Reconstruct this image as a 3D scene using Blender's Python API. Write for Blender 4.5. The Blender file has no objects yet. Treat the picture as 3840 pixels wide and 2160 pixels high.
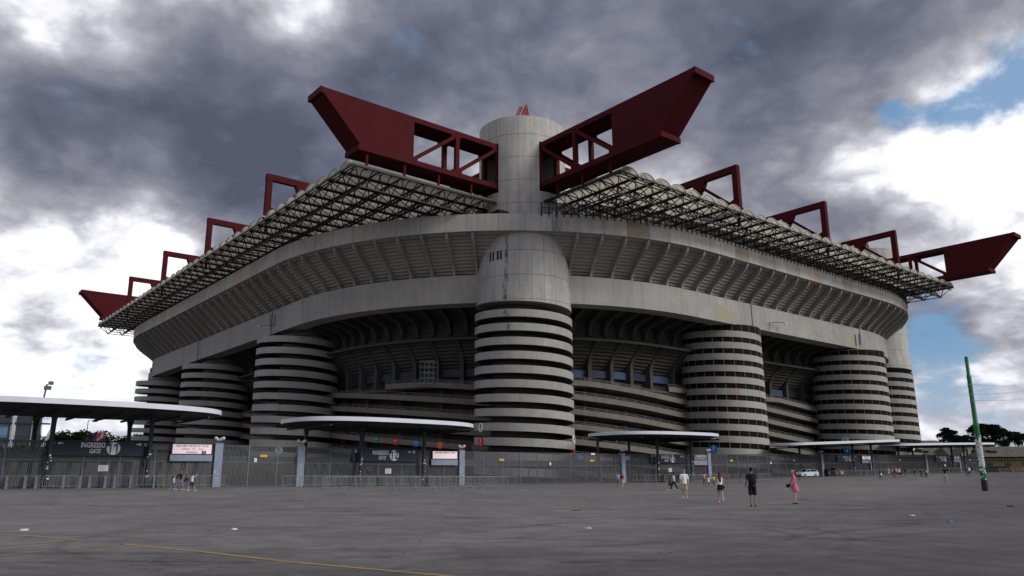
import bpy, bmesh, math, random
from mathutils import Vector, Matrix
random.seed(7)
sc = bpy.context.scene
C = sc.collection
R = math.radians
PI = math.pi
# ------------------------------------------------------------------ camera
FPX, PITCH, ROLL, CAMH = 2880.0, R(13.63), R(0.28), 1.5
cam_d = bpy.data.cameras.new('camera'); cam = bpy.data.objects.new('camera', cam_d); C.objects.link(cam)
cam_d.sensor_width = 36.0; cam_d.lens = 36.0*FPX/3840.0; cam_d.clip_start = 0.1; cam_d.clip_end = 9000
cam.matrix_world = Matrix.Translation((0,0,CAMH)) @ Matrix.Rotation(PI/2+PITCH,4,'X') @ Matrix.Rotation(-ROLL,4,'Z')
sc.camera = cam
sc.render.resolution_x = 1024; sc.render.resolution_y = 576
sc.view_settings.view_transform = 'Standard'; sc.view_settings.look = 'None'
sc.view_settings.exposure = 0.0; sc.view_settings.gamma = 1.0
# ------------------------------------------------------------------ measured rays (photo 3840 px wide)
def ray(px, py):
    u = (px-1920)/FPX; v = (1080-py)/FPX
    u, v = u*math.cos(ROLL)+v*math.sin(ROLL), -u*math.sin(ROLL)+v*math.cos(ROLL)
    return Vector((u, math.cos(PITCH)-v*math.sin(PITCH), math.sin(PITCH)+v*math.cos(PITCH)))
# ------------------------------------------------------------------ sun and sky
SUN_EL, SUN_AZ = R(32), R(118)      # azimuth clockwise from +Y
sd = bpy.data.lights.new('sun','SUN'); so = bpy.data.objects.new('sun', sd); C.objects.link(so)
sd.energy = 2.7; sd.angle = R(26); sd.color = (1.0,0.965,0.915)
sdir = Vector((math.sin(SUN_AZ)*math.cos(SUN_EL), math.cos(SUN_AZ)*math.cos(SUN_EL), math.sin(SUN_EL)))
so.rotation_euler = sdir.to_track_quat('Z','Y').to_euler()
world = bpy.data.worlds.new('World'); sc.world = world; world.use_nodes = True
wt = world.node_tree; wt.nodes.clear()
class NG:
    """small helper to write node graphs"""
    def __init__(s, t): s.t = t
    def n(s, kind, **kw):
        o = s.t.nodes.new(kind)
        for k, v in kw.items():
            if k.startswith('i_'):
                key = k[2:]; key = int(key) if key.isdigit() else key.replace('_',' ')
                s.put(o.inputs[key], v)
            else: setattr(o, k, v)
        return o
    def put(s, inp, v):
        if hasattr(v, 'is_output') or isinstance(v, bpy.types.NodeSocket): s.t.links.new(v, inp)
        else:
            try: inp.default_value = v
            except Exception: inp.default_value = (*v, 1.0)
    def m(s, op, a, b=None, c=None, clamp=False):
        o = s.t.nodes.new('ShaderNodeMath'); o.operation = op; o.use_clamp = clamp
        s.put(o.inputs[0], a)
        if b is not None: s.put(o.inputs[1], b)
        if c is not None: s.put(o.inputs[2], c)
        return o.outputs[0]
    def mix(s, f, a, b, mode='MIX'):
        o = s.t.nodes.new('ShaderNodeMix'); o.data_type = 'RGBA'; o.blend_type = mode
        s.put(o.inputs[0], f); s.put(o.inputs[6], a if hasattr(a,'is_output') else (*a,1)); s.put(o.inputs[7], b if hasattr(b,'is_output') else (*b,1))
        return o.outputs[2]
    def noise(s, vec, scale, detail=4, rough=0.55, dist=0.0, col=False):
        o = s.t.nodes.new('ShaderNodeTexNoise'); s.put(o.inputs['Vector'], vec)
        o.inputs['Scale'].default_value = scale; o.inputs['Detail'].default_value = detail
        o.inputs['Roughness'].default_value = rough; o.inputs['Distortion'].default_value = dist
        return o.outputs['Color' if col else 'Fac']
    def ramp(s, f, lo, hi, a=0.0, b=1.0, kind='SMOOTHSTEP'):
        o = s.t.nodes.new('ShaderNodeMapRange'); o.interpolation_type = kind; o.clamp = True
        s.put(o.inputs[0], f); o.inputs[1].default_value = lo; o.inputs[2].default_value = hi
        o.inputs[3].default_value = a; o.inputs[4].default_value = b
        return o.outputs[0]
    def vm(s, op, a, b=None):
        o = s.t.nodes.new('ShaderNodeVectorMath'); o.operation = op
        s.put(o.inputs[0], a)
        if b is not None: s.put(o.inputs[1], b)
        return o.outputs['Value'] if op in ('DOT_PRODUCT','LENGTH') else o.outputs['Vector']
g = NG(wt)
tc = wt.nodes.new('ShaderNodeTexCoord'); D0 = tc.outputs['Generated']
D = g.vm('NORMALIZE', D0)
sep = g.n('ShaderNodeSeparateXYZ', i_0=D)
zc = g.m('MAXIMUM', sep.outputs['Z'], 0.0)
den = g.m('ADD', zc, 0.42)
cmb = g.n('ShaderNodeCombineXYZ', i_0=g.m('DIVIDE', sep.outputs['X'], den), i_1=g.m('DIVIDE', sep.outputs['Y'], den), i_2=0.35)
P = cmb.outputs[0]
warp = g.noise(P, 3.2, 3, 0.5, 0.0, True)
P2 = g.vm('ADD', P, g.vm('MULTIPLY', g.vm('SUBTRACT', warp, (0.5,0.5,0.5)), (0.11,0.11,0.11)))
def billow(vec, scale, detail):
    q = g.noise(vec, scale, detail, 0.5); return g.m('ABSOLUTE', g.m('SUBTRACT', q, 0.5))
n1 = g.noise(P2, 2.0, 12, 0.60)
n2 = g.noise(P2, 6.0, 8, 0.60)
b1 = billow(P2, 4.2, 3); b2 = billow(g.vm('ADD', P2, (3.1,1.7,0.4)), 10.0, 3)
# view-independent cloud masses: soft spots on the sky, by direction
def spots(lst):
    acc = None
    for (px, py, rad, w) in lst:
        d = ray(px, py).normalized()
        k = 1.0/(1-math.cos(rad/FPX))
        dt = g.vm('DOT_PRODUCT', D, tuple(d))
        e = g.m('MULTIPLY', g.m('EXPONENT', g.m('MULTIPLY', g.m('SUBTRACT', dt, 1.0), k)), w)
        acc = e if acc is None else g.m('ADD', acc, e)
    return acc
dark = spots([(560,360,380,.42),(1080,560,400,.36),(760,620,360,.38),(180,330,330,.25),(200,640,240,.25),(1500,260,420,.30),(2050,260,420,.22),(2750,330,480,.26),(3250,230,380,.28),
              (2800,60,400,.14),(110,1190,130,.34),(330,1080,160,.42),(3150,800,350,.16),(3500,950,240,.12),(2350,520,200,.10),(3550,1150,200,.35),(3500,1330,150,.3),(3600,720,150,.1),(80,750,180,.12),
              (1050,140,230,-.45),(70,60,150,-.30),(1200,20,180,-.32),(430,160,130,-.30),(570,530,90,-.40),(880,420,100,-.12),(250,900,260,-.50),(100,1250,420,-.55),(650,1000,260,-.2),(700,850,200,-.36),(560,1000,200,-.20),
              (2950,560,190,-.20),(3600,520,280,-.62),(3300,640,160,-.2),(3150,620,170,-.2),(3700,400,110,-.25),(3500,800,170,-.2),(3500,1020,110,-.3),(3730,1130,150,-.22),(3500,1330,220,-.35),(2480,640,170,-.15),(3750,720,140,-.2)])
dn = g.m('ADD', g.m('MULTIPLY', g.m('SUBTRACT', n1, 0.5), 2.0), g.m('MULTIPLY', g.m('SUBTRACT', n2, 0.5), 1.0))
dn = g.m('SUBTRACT', dn, g.m('MULTIPLY', g.m('SUBTRACT', b1, 0.09), 1.4)); dn = g.m('SUBTRACT', dn, g.m('MULTIPLY', g.m('SUBTRACT', b2, 0.09), 0.8))
dk = g.m('MULTIPLY', g.m('ADD', g.m('ADD', g.m('MULTIPLY', dark, 1.05), dn), 0.33), 0.80)
# behind the photographer: plain mixed overcast
blue = spots([(3840,210,110,.85),(3780,350,80,.75),(3640,415,80,.65),(3490,440,70,.55),(3340,420,70,.7),(3480,1230,110,.40),(3400,1340,120,.35),(3620,1200,110,.35),(3600,1560,260,.35),(3560,1420,100,.3),(420,1570,160,.25)])
bl = g.ramp(g.m('ADD', g.m('ADD', blue, g.m('MULTIPLY', g.m('SUBTRACT', n2, 0.5), 2.4)), g.m('MULTIPLY', g.m('SUBTRACT', b2, 0.09), 1.2)), 0.25, 0.80, 0.0, 0.92)
sky = wt.nodes.new('ShaderNodeTexSky'); sky.sky_type = 'NISHITA'; sky.sun_disc = False
sky.sun_elevation = SUN_EL; sky.sun_rotation = SUN_AZ; sky.air_density = 1.0; sky.dust_density = 1.5
skyc = g.mix(0.75, g.vm('MULTIPLY', sky.outputs[0], (0.10,0.10,0.10)), (0.17,0.36,0.62))
cr = wt.nodes.new('ShaderNodeValToRGB'); el = cr.color_ramp.elements
el[0].position = 0.0; el[0].color = (1.15,1.15,1.18,1)
el[1].position = 1.0; el[1].color = (0.090,0.102,0.152,1)
for p_, c_ in ((0.12,(0.92,0.92,0.97,1)),(0.22,(0.60,0.60,0.67,1)),(0.36,(0.38,0.382,0.43,1)),(0.55,(0.235,0.242,0.30,1)),(0.75,(0.145,0.158,0.222,1))):
    e_ = el.new(p_); e_.color = c_
wt.links.new(dk, cr.inputs[0])
lp = g.mix(bl, cr.outputs[0], skyc)
hz = g.ramp(sep.outputs['Z'], 0.0, 0.16, 0.45, 0.0)
lp2 = g.mix(hz, lp, (0.72,0.77,0.86))
bg = g.n('ShaderNodeBackground', i_Color=lp2, i_Strength=1.0)
ow = wt.nodes.new('ShaderNodeOutputWorld'); wt.links.new(bg.outputs[0], ow.inputs[0])
# ------------------------------------------------------------------ ground height
GU = [(-200,.5),(9,.5),(27,.41),(40,.3),(57,.18),(95,.22),(108,.5),(128,.72),(142,.78),(190,1.3),(220,1.36),(500,1.5)]
def lerp_tab(T, x):
    if x <= T[0][0]: return T[0][1]
    for (a, b), (c, d) in zip(T, T[1:]):
        if x <= c: return b+(d-b)*(x-a)/(c-a)
    return T[-1][1]
def sstep(x, a, b):
    t = max(0, min(1, (x-a)/(b-a))); return t*t*(3-2*t)
ANG = R(39.5); CA, SA = math.cos(ANG), math.sin(ANG)
def xy(u, v): return (u*CA-v*SA, u*SA+v*CA)
def uvof(x, y): return (x*CA+y*SA, -x*SA+y*CA)
def gh(x, y):
    u, v = uvof(x, y)
    return lerp_tab(GU, u)*sstep(v, 25, 78)
def ghuv(u, v): return lerp_tab(GU, u)*sstep(v, 25, 78)
def gp(px, py):                    # ground point seen at a photo pixel
    r = ray(px, py); r = r/math.hypot(r.x, r.y); d = 5.0
    while d < 400:
        if CAMH+r.z*d < gh(r.x*d, r.y*d): break
        d += 1.0
    lo, hi = d-1.0, d
    for _ in range(20):
        m_ = (lo+hi)/2
        if CAMH+r.z*m_ < gh(r.x*m_, r.y*m_): hi = m_
        else: lo = m_
    return Vector((r.x*lo, r.y*lo, gh(r.x*lo, r.y*lo)))
def fp(px, py, v=80.0):            # point on the plane of the fence: (u, z)
    r = ray(px, py); t = v/(-r.x*SA+r.y*CA); a = r*t
    return (a.x*CA+a.y*SA, a.z+CAMH)
# ------------------------------------------------------------------ mesh builder
class MB:
    def __init__(s): s.v = []; s.f = []; s.mi = []; s.uv = []; s.cm = 0
    def face(s, pts, uv=None):
        n = len(s.v); s.v += [tuple(p) for p in pts]; s.f.append(tuple(range(n, n+len(pts)))); s.mi.append(s.cm); s.uv.append(uv)
    def raw(s, vs, fs, uvs=None):
        n = len(s.v); s.v += [tuple(p) for p in vs]
        for i, f in enumerate(fs): s.f.append(tuple(n+k for k in f)); s.mi.append(s.cm); s.uv.append(uvs[i] if uvs else None)
    def box(s, x0,y0,z0,x1,y1,z1):
        s.raw([(x0,y0,z0),(x1,y0,z0),(x1,y1,z0),(x0,y1,z0),(x0,y0,z1),(x1,y0,z1),(x1,y1,z1),(x0,y1,z1)],
              [(0,3,2,1),(4,5,6,7),(0,1,5,4),(1,2,6,5),(2,3,7,6),(3,0,4,7)])
        return s
    def beam(s, p, q, w, h=None, up=(0,0,1)):
        h = h or w; p = Vector(p); q = Vector(q); d = (q-p)
        if d.length < 1e-6: return s
        d.normalize(); up = Vector(up)
        if abs(d.dot(up)) > 0.98: up = Vector((1,0,0))
        a = d.cross(up).normalized()*(w/2); b = a.cross(d).normalized()*(h/2)
        vs = [p-a-b, p+a-b, p+a+b, p-a+b, q-a-b, q+a-b, q+a+b, q-a+b]
        s.raw(vs, [(0,1,2,3),(7,6,5,4),(0,4,5,1),(1,5,6,2),(2,6,7,3),(3,7,4,0)])
        return s
    def tube(s, pts, rad, n=8, cap=True):
        pts = [Vector(p) for p in pts]; rads = rad if isinstance(rad, (list,tuple)) else [rad]*len(pts)
        vs = []; prev = None
        for i, p in enumerate(pts):
            d = (pts[min(i+1,len(pts)-1)]-pts[max(i-1,0)]).normalized()
            if prev is None:
                a = d.orthogonal().normalized()
            else: a = (prev-d*prev.dot(d)).normalized()
            prev = a; b = d.cross(a); r = rads[i]
            for k in range(n):
                t = 2*PI*k/n; vs.append(p+a*math.cos(t)*r+b*math.sin(t)*r)
        fs = []
        for i in range(len(pts)-1):
            for k in range(n):
                fs.append((i*n+k, i*n+(k+1)%n, (i+1)*n+(k+1)%n, (i+1)*n+k))
        if cap: fs.append(tuple(range(n))[::-1]); fs.append(tuple((len(pts)-1)*n+k for k in range(n)))
        s.raw(vs, fs); return s
    def loft(s, rings, cap=True):      # rings: list of lists of points, same count
        n = len(rings[0]); vs = [p for r in rings for p in r]; fs = []
        for i in range(len(rings)-1):
            for k in range(n): fs.append((i*n+k, i*n+(k+1)%n, (i+1)*n+(k+1)%n, (i+1)*n+k))
        if cap: fs.append(tuple(range(n))[::-1]); fs.append(tuple((len(rings)-1)*n+k for k in range(n)))
        s.raw(vs, fs); return s
    def ell(s, cx, cy, cz, rx, ry, n=14):
        return [(cx+rx*math.cos(2*PI*k/n), cy+ry*math.sin(2*PI*k/n), cz) for k in range(n)]
    def ellipsoid(s, c, r, nu=12, nv=8, z0=-1, z1=1):
        rings = []
        for j in range(nv+1):
            t = -PI/2+PI*j/nv; zz = math.sin(t)
            if zz < z0 or zz > z1: continue
            q = max(math.cos(t), 0.02)
            rings.append([(c[0]+r[0]*q*math.cos(2*PI*k/nu), c[1]+r[1]*q*math.sin(2*PI*k/nu), c[2]+r[2]*zz) for k in range(nu)])
        return s.loft(rings)
    def prism(s, poly, axis, a0, a1):  # poly 2d; axis 'x','y','z' extrude
        def P3(p, t):
            return (t,p[0],p[1]) if axis=='x' else ((p[0],t,p[1]) if axis=='y' else (p[0],p[1],t))
        n = len(poly); vs = [P3(p,a0) for p in poly]+[P3(p,a1) for p in poly]
        fs = [tuple(range(n))[::-1], tuple(range(n,2*n))]+[(i,(i+1)%n,n+(i+1)%n,n+i) for i in range(n)]
        s.raw(vs, fs); return s
    def sweep(s, prof, frames, closed=True, uvs=True, jl=1.0):
        """prof: list of (d,z) ; frames: list of (t, func(d)->(x,y))"""
        m = len(prof); base = len(s.v)
        for t, fn, dz in frames:
            for d, z in prof:
                x, y = fn(d); s.v.append((x, y, z+dz))
        rng = m if closed else m-1
        for i in range(len(frames)-1):
            for k in range(rng):
                a = base+i*m+k; b = base+i*m+(k+1)%m; c = base+(i+1)*m+(k+1)%m; d_ = base+(i+1)*m+k
                s.f.append((a,b,c,d_)); s.mi.append(s.cm)
                t0 = frames[i][0]/jl; t1 = frames[i+1][0]/jl
                s.uv.append([(t0,prof[k][1]),(t0,prof[(k+1)%m][1]),(t1,prof[(k+1)%m][1]),(t1,prof[k][1])])
        return s
    def build(s, name, mats, parent=None, org=(0,0,0), smooth=False, rot=None, fixn=True):
        me = bpy.data.meshes.new(name)
        ox, oy, oz = org
        me.from_pydata([(x-ox, y-oy, z-oz) for x,y,z in s.v], [], s.f)
        if not isinstance(mats, (list,tuple)): mats = [mats]
        for m_ in mats: me.materials.append(m_)
        me.polygons.foreach_set('material_index', s.mi)
        if any(u is not None for u in s.uv):
            ul = me.uv_layers.new(name='UVMap'); k = 0
            for f, u in zip(s.f, s.uv):
                for j in range(len(f)):
                    if u is not None: ul.data[k].uv = u[j]
                    k += 1
        if fixn:
            bm = bmesh.new(); bm.from_mesh(me); bmesh.ops.recalc_face_normals(bm, faces=bm.faces); bm.to_mesh(me); bm.free()
        if smooth:
            me.polygons.foreach_set('use_smooth', [True]*len(me.polygons))
            try: me.set_sharp_from_angle(angle=R(42))
            except Exception: pass
        o = bpy.data.objects.new(name, me); C.objects.link(o)
        if parent is not None: o.parent = parent
        return o
def props(o, label=None, cat=None, group=None, kind=None):
    if label: o['label'] = label
    if cat: o['category'] = cat
    if group: o['group'] = group
    if kind: o['kind'] = kind
    return o
def thing(name, label, cat, loc=(0,0,0), rz=0.0, group=None):
    o = bpy.data.objects.new(name, None); C.objects.link(o); o.empty_display_size = 0.3
    o.location = loc; o.rotation_euler = (0,0,rz)
    return props(o, label, cat, group)
def uvthing(name, label, cat, u, v, z=0.0, group=None):     # thing laid out in stadium axes
    x, y = xy(u, v); return thing(name, label, cat, (x,y,z), ANG, group)
ORD = ['first','second','third','fourth','fifth','sixth','seventh','eighth','ninth','tenth','eleventh','twelfth','thirteenth','fourteenth','fifteenth','sixteenth','seventeenth','eighteenth','nineteenth','twentieth','twenty-first','twenty-second','twenty-third','twenty-fourth','twenty-fifth','twenty-sixth','twenty-seventh','twenty-eighth','twenty-ninth','thirtieth']
# ------------------------------------------------------------------ materials
def newmat(name):
    m = bpy.data.materials.new(name); m.use_nodes = True; m.node_tree.nodes.clear()
    return m, NG(m.node_tree)
def finish(m, g, col, rough=0.7, metal=0.0, bump=None, bstr=0.3, spec=0.3, **kw):
    b = g.n('ShaderNodeBsdfPrincipled'); g.put(b.inputs['Base Color'], col if hasattr(col,'is_output') else (*col,1))
    g.put(b.inputs['Roughness'], rough); b.inputs['Metallic'].default_value = metal
    b.inputs['Specular IOR Level'].default_value = spec
    for k, v in kw.items(): g.put(b.inputs[k.replace('_',' ')], v)
    if bump is not None:
        bn = g.n('ShaderNodeBump', i_Height=bump, i_Strength=bstr, i_Distance=0.05); g.t.links.new(bn.outputs[0], b.inputs['Normal'])
    o = g.n('ShaderNodeOutputMaterial'); g.t.links.new(b.outputs[0], o.inputs[0])
    return m
def simple(name, col, rough=0.6, metal=0.0, var=0.12, scale=2.0, spec=0.3, detail=4):
    m, g = newmat(name); t = g.n('ShaderNodeTexCoord').outputs['Object']
    n = g.noise(t, scale, detail); f = g.ramp(n, 0.3, 0.7, 1-var, 1+var, 'LINEAR')
    c = g.vm('MULTIPLY', g.n('ShaderNodeCombineXYZ', i_0=f, i_1=f, i_2=f).outputs[0], tuple(col))
    return finish(m, g, c, rough, metal, None, 0, spec)
def concrete(name, col, joints=0.0, hj=0.0, streak=0.25, patch=0.0, warm=0.0, rough=0.85, stain=0.5):
    m, g = newmat(name); tcn = g.n('ShaderNodeTexCoord'); t = tcn.outputs['Object']; uvn = tcn.outputs['UV']
    big = g.noise(t, 0.09, 5, 0.6); med = g.noise(t, 0.7, 6, 0.65); fine = g.noise(t, 6.0, 4, 0.6)
    st = g.noise(g.vm('MULTIPLY', t, (1.0,1.0,0.06)), 1.3, 5, 0.6)
    st2 = g.noise(g.vm('MULTIPLY', t, (1.0,1.0,0.03)), 4.5, 4, 0.6)
    f = g.ramp(big, 0.3, 0.7, 0.86, 1.12, 'LINEAR')
    f = g.m('MULTIPLY', f, g.ramp(med, 0.3, 0.72, 0.90, 1.09, 'LINEAR'))
    f = g.m('MULTIPLY', f, g.ramp(fine, 0.2, 0.8, 0.95, 1.05, 'LINEAR'))
    f = g.m('MULTIPLY', f, g.ramp(st, 0.30, 0.62, 1-streak*0.45, 1.0+streak*0.12))
    f = g.m('MULTIPLY', f, g.ramp(st2, 0.60, 0.78, 1.0, 1-streak*stain*1.1))
    colv = g.mix(g.ramp(med, 0.35, 0.7), tuple(col), (col[0]*1.04,col[1]*1.0,col[2]*0.94))
    if joints or hj:
        su = g.n('ShaderNodeSeparateXYZ', i_0=uvn)
    if patch:
        cell = g.m('FLOOR', g.m('MULTIPLY', su.outputs[0], 1.0))
        wn = g.n('ShaderNodeTexWhiteNoise'); wn.noise_dimensions = '1D'; g.put(wn.inputs['W'], cell)
        f = g.m('MULTIPLY', f, g.ramp(wn.outputs['Value'], 0.0, 1.0, 1-patch, 1+patch, 'LINEAR'))
        pk = g.m('MULTIPLY', g.ramp(g.n('ShaderNodeSeparateXYZ', i_0=wn.outputs['Color']).outputs[1], 0.86, 0.88), g.ramp(med, 0.3, 0.6, 0.35, 0.9))
        colv = g.mix(g.m('MULTIPLY', pk, warm), colv, (col[0]*1.22,col[1]*0.93,col[2]*0.78))
    if joints:
        fr = g.m('FRACT', su.outputs[0]); dd = g.m('ABSOLUTE', g.m('SUBTRACT', g.m('FRACT', g.m('ADD', fr, 0.5)), 0.5))
        f = g.m('MULTIPLY', f, g.ramp(dd, joints*0.5, joints, 0.45, 1.0))
    if hj:
        fr = g.m('FRACT', g.m('DIVIDE', su.outputs[1], hj)); dd = g.m('ABSOLUTE', g.m('SUBTRACT', fr, 0.5))
        f = g.m('MULTIPLY', f, g.ramp(g.m('SUBTRACT', 0.5, dd), 0.006, 0.014, 0.4, 1.0))
    c = g.vm('MULTIPLY', g.n('ShaderNodeCombineXYZ', i_0=f, i_1=f, i_2=f).outputs[0], colv)
    return finish(m, g, c, rough, 0, fine, 0.12, 0.2)
CON = (0.30,0.295,0.29)
M = {}
M['lip'] = concrete('parapet_concrete', (0.40,0.397,0.388), joints=0.014, patch=0.10, warm=1.0, streak=0.3)
M['band'] = concrete('girder_concrete', (0.30,0.297,0.288), joints=0.004, patch=0.03, streak=0.22)
M['soffit'] = concrete('soffit_concrete', (0.14,0.137,0.13), streak=0.12)
M['step'] = concrete('step_concrete', (0.29,0.27,0.24), streak=0.1)
M['rib'] = concrete('rib_concrete', (0.25,0.245,0.235), streak=0.15)
M['drum'] = concrete('drum_concrete', (0.37,0.368,0.362), joints=0.020, hj=4.1, patch=0.05, streak=0.26, stain=0.9)
M['ramp'] = concrete('ramp_concrete', (0.30,0.297,0.288), joints=0.006, patch=0.03, streak=0.10)
M['core'] = concrete('core_shade_concrete', (0.07,0.069,0.066), streak=0.2)  # shade under and between the ramp turns is put into this colour
M['old'] = concrete('old_shade_concrete', (0.064,0.063,0.060), streak=0.2)  # shade of the recesses put into the albedo, below the outer concrete
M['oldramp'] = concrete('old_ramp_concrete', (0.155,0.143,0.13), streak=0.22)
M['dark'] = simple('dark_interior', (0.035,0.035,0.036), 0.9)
M['red'] = simple('red_paint', (0.058,0.0062,0.009), 0.75, 0, 0.08, 0.35, 0.08)
M['truss'] = simple('dark_steel', (0.010,0.010,0.010), 0.55, 0.0, 0.3, 1.0)
M['glass'] = finish(*newmat('tinted_glass'), (0.008,0.007,0.006), 0.6, 0, None, 0, 0.05)
M['mull'] = simple('mullion_metal', (0.13,0.13,0.125), 0.5)
M['rail'] = simple('galvanised_rail', (0.20,0.205,0.21), 0.45, 0.3, 0.15)
M['cream'] = simple('cream_edge', (0.46,0.43,0.33), 0.6)
M['fence'] = simple('fence_steel', (0.10,0.103,0.112), 0.5, 0.2, 0.15)
M['fenced'] = simple('fence_frame', (0.10,0.115,0.15), 0.5, 0.2, 0.15)
M['pillar'] = simple('pillar_paint', (0.19,0.225,0.30), 0.5, 0, 0.08)
M['queue'] = simple('queue_post_paint', (0.11,0.135,0.18), 0.6, 0, 0.15)
M['fascia'] = simple('fascia_white', (0.56,0.59,0.66), 0.45, 0, 0.06, 0.6)
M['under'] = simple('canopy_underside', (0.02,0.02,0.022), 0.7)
M['column'] = simple('column_steel', (0.028,0.034,0.042), 0.45)
M['navy'] = simple('navy_board', (0.018,0.025,0.050), 0.5, 0, 0.05)
M['white'] = simple('white_paint', (0.70,0.71,0.74), 0.5, 0, 0.03)
M['offwhite'] = simple('paper_white', (0.62,0.62,0.64), 0.6, 0, 0.05)
M['black'] = simple('black_paint', (0.012,0.012,0.013), 0.5)
M['yellow'] = simple('yellow_plate', (0.62,0.40,0.02), 0.5)
M['redsign'] = simple('red_sign', (0.50,0.02,0.03), 0.5)
M['bluesign'] = simple('blue_sign', (0.02,0.16,0.45), 0.5)
M['greensign'] = simple('green_sign', (0.03,0.16,0.06), 0.5)
M['orangesign'] = simple('orange_sign', (0.70,0.12,0.03), 0.5)
M['maroon'] = simple('maroon_sign', (0.06,0.018,0.018), 0.5)
M['lime'] = simple('lime_text', (0.35,0.5,0.03), 0.5)
M['bin'] = simple('bin_green', (0.015,0.06,0.03), 0.5)
M['galv'] = simple('barrier_steel', (0.19,0.193,0.20), 0.5, 0.3, 0.15)
def emis(name, col, st, rough=0.3):
    m, g = newmat(name); b = g.n('ShaderNodeBsdfPrincipled'); b.inputs['Base Color'].default_value = (*[c*0.5 for c in col],1)
    b.inputs['Emission Color'].default_value = (*col,1); b.inputs['Emission Strength'].default_value = st
    o = g.n('ShaderNodeOutputMaterial'); g.t.links.new(b.outputs[0], o.inputs[0]); return m
M['led'] = emis('led_screen', (0.80,0.66,0.70), 0.55)
M['ledred'] = emis('led_red_text', (0.65,0.03,0.05), 0.4)
M['lamp_on'] = emis('lit_lamp', (1.0,0.95,0.8), 1.2)
# translucent vault sheeting
def vaultmat():
    m, g = newmat('vault_sheet'); t = g.n('ShaderNodeTexCoord').outputs['Object']
    n = g.noise(t, 0.12, 4); n3 = g.noise(t, 0.5, 4)
    c = g.mix(g.ramp(n, 0.35, 0.65), (0.52,0.485,0.40), (0.44,0.42,0.37)); c = g.mix(g.ramp(n3, 0.55, 0.75, 0, 0.5), c, (0.28,0.25,0.23))
    d = g.n('ShaderNodeBsdfDiffuse', i_Color=c); tr = g.n('ShaderNodeBsdfTranslucent', i_Color=c)
    mx = g.n('ShaderNodeMixShader', i_0=0.72, i_1=d.outputs[0], i_2=tr.outputs[0])
    o = g.n('ShaderNodeOutputMaterial'); g.t.links.new(mx.outputs[0], o.inputs[0]); return m
M['vault'] = vaultmat()
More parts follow.
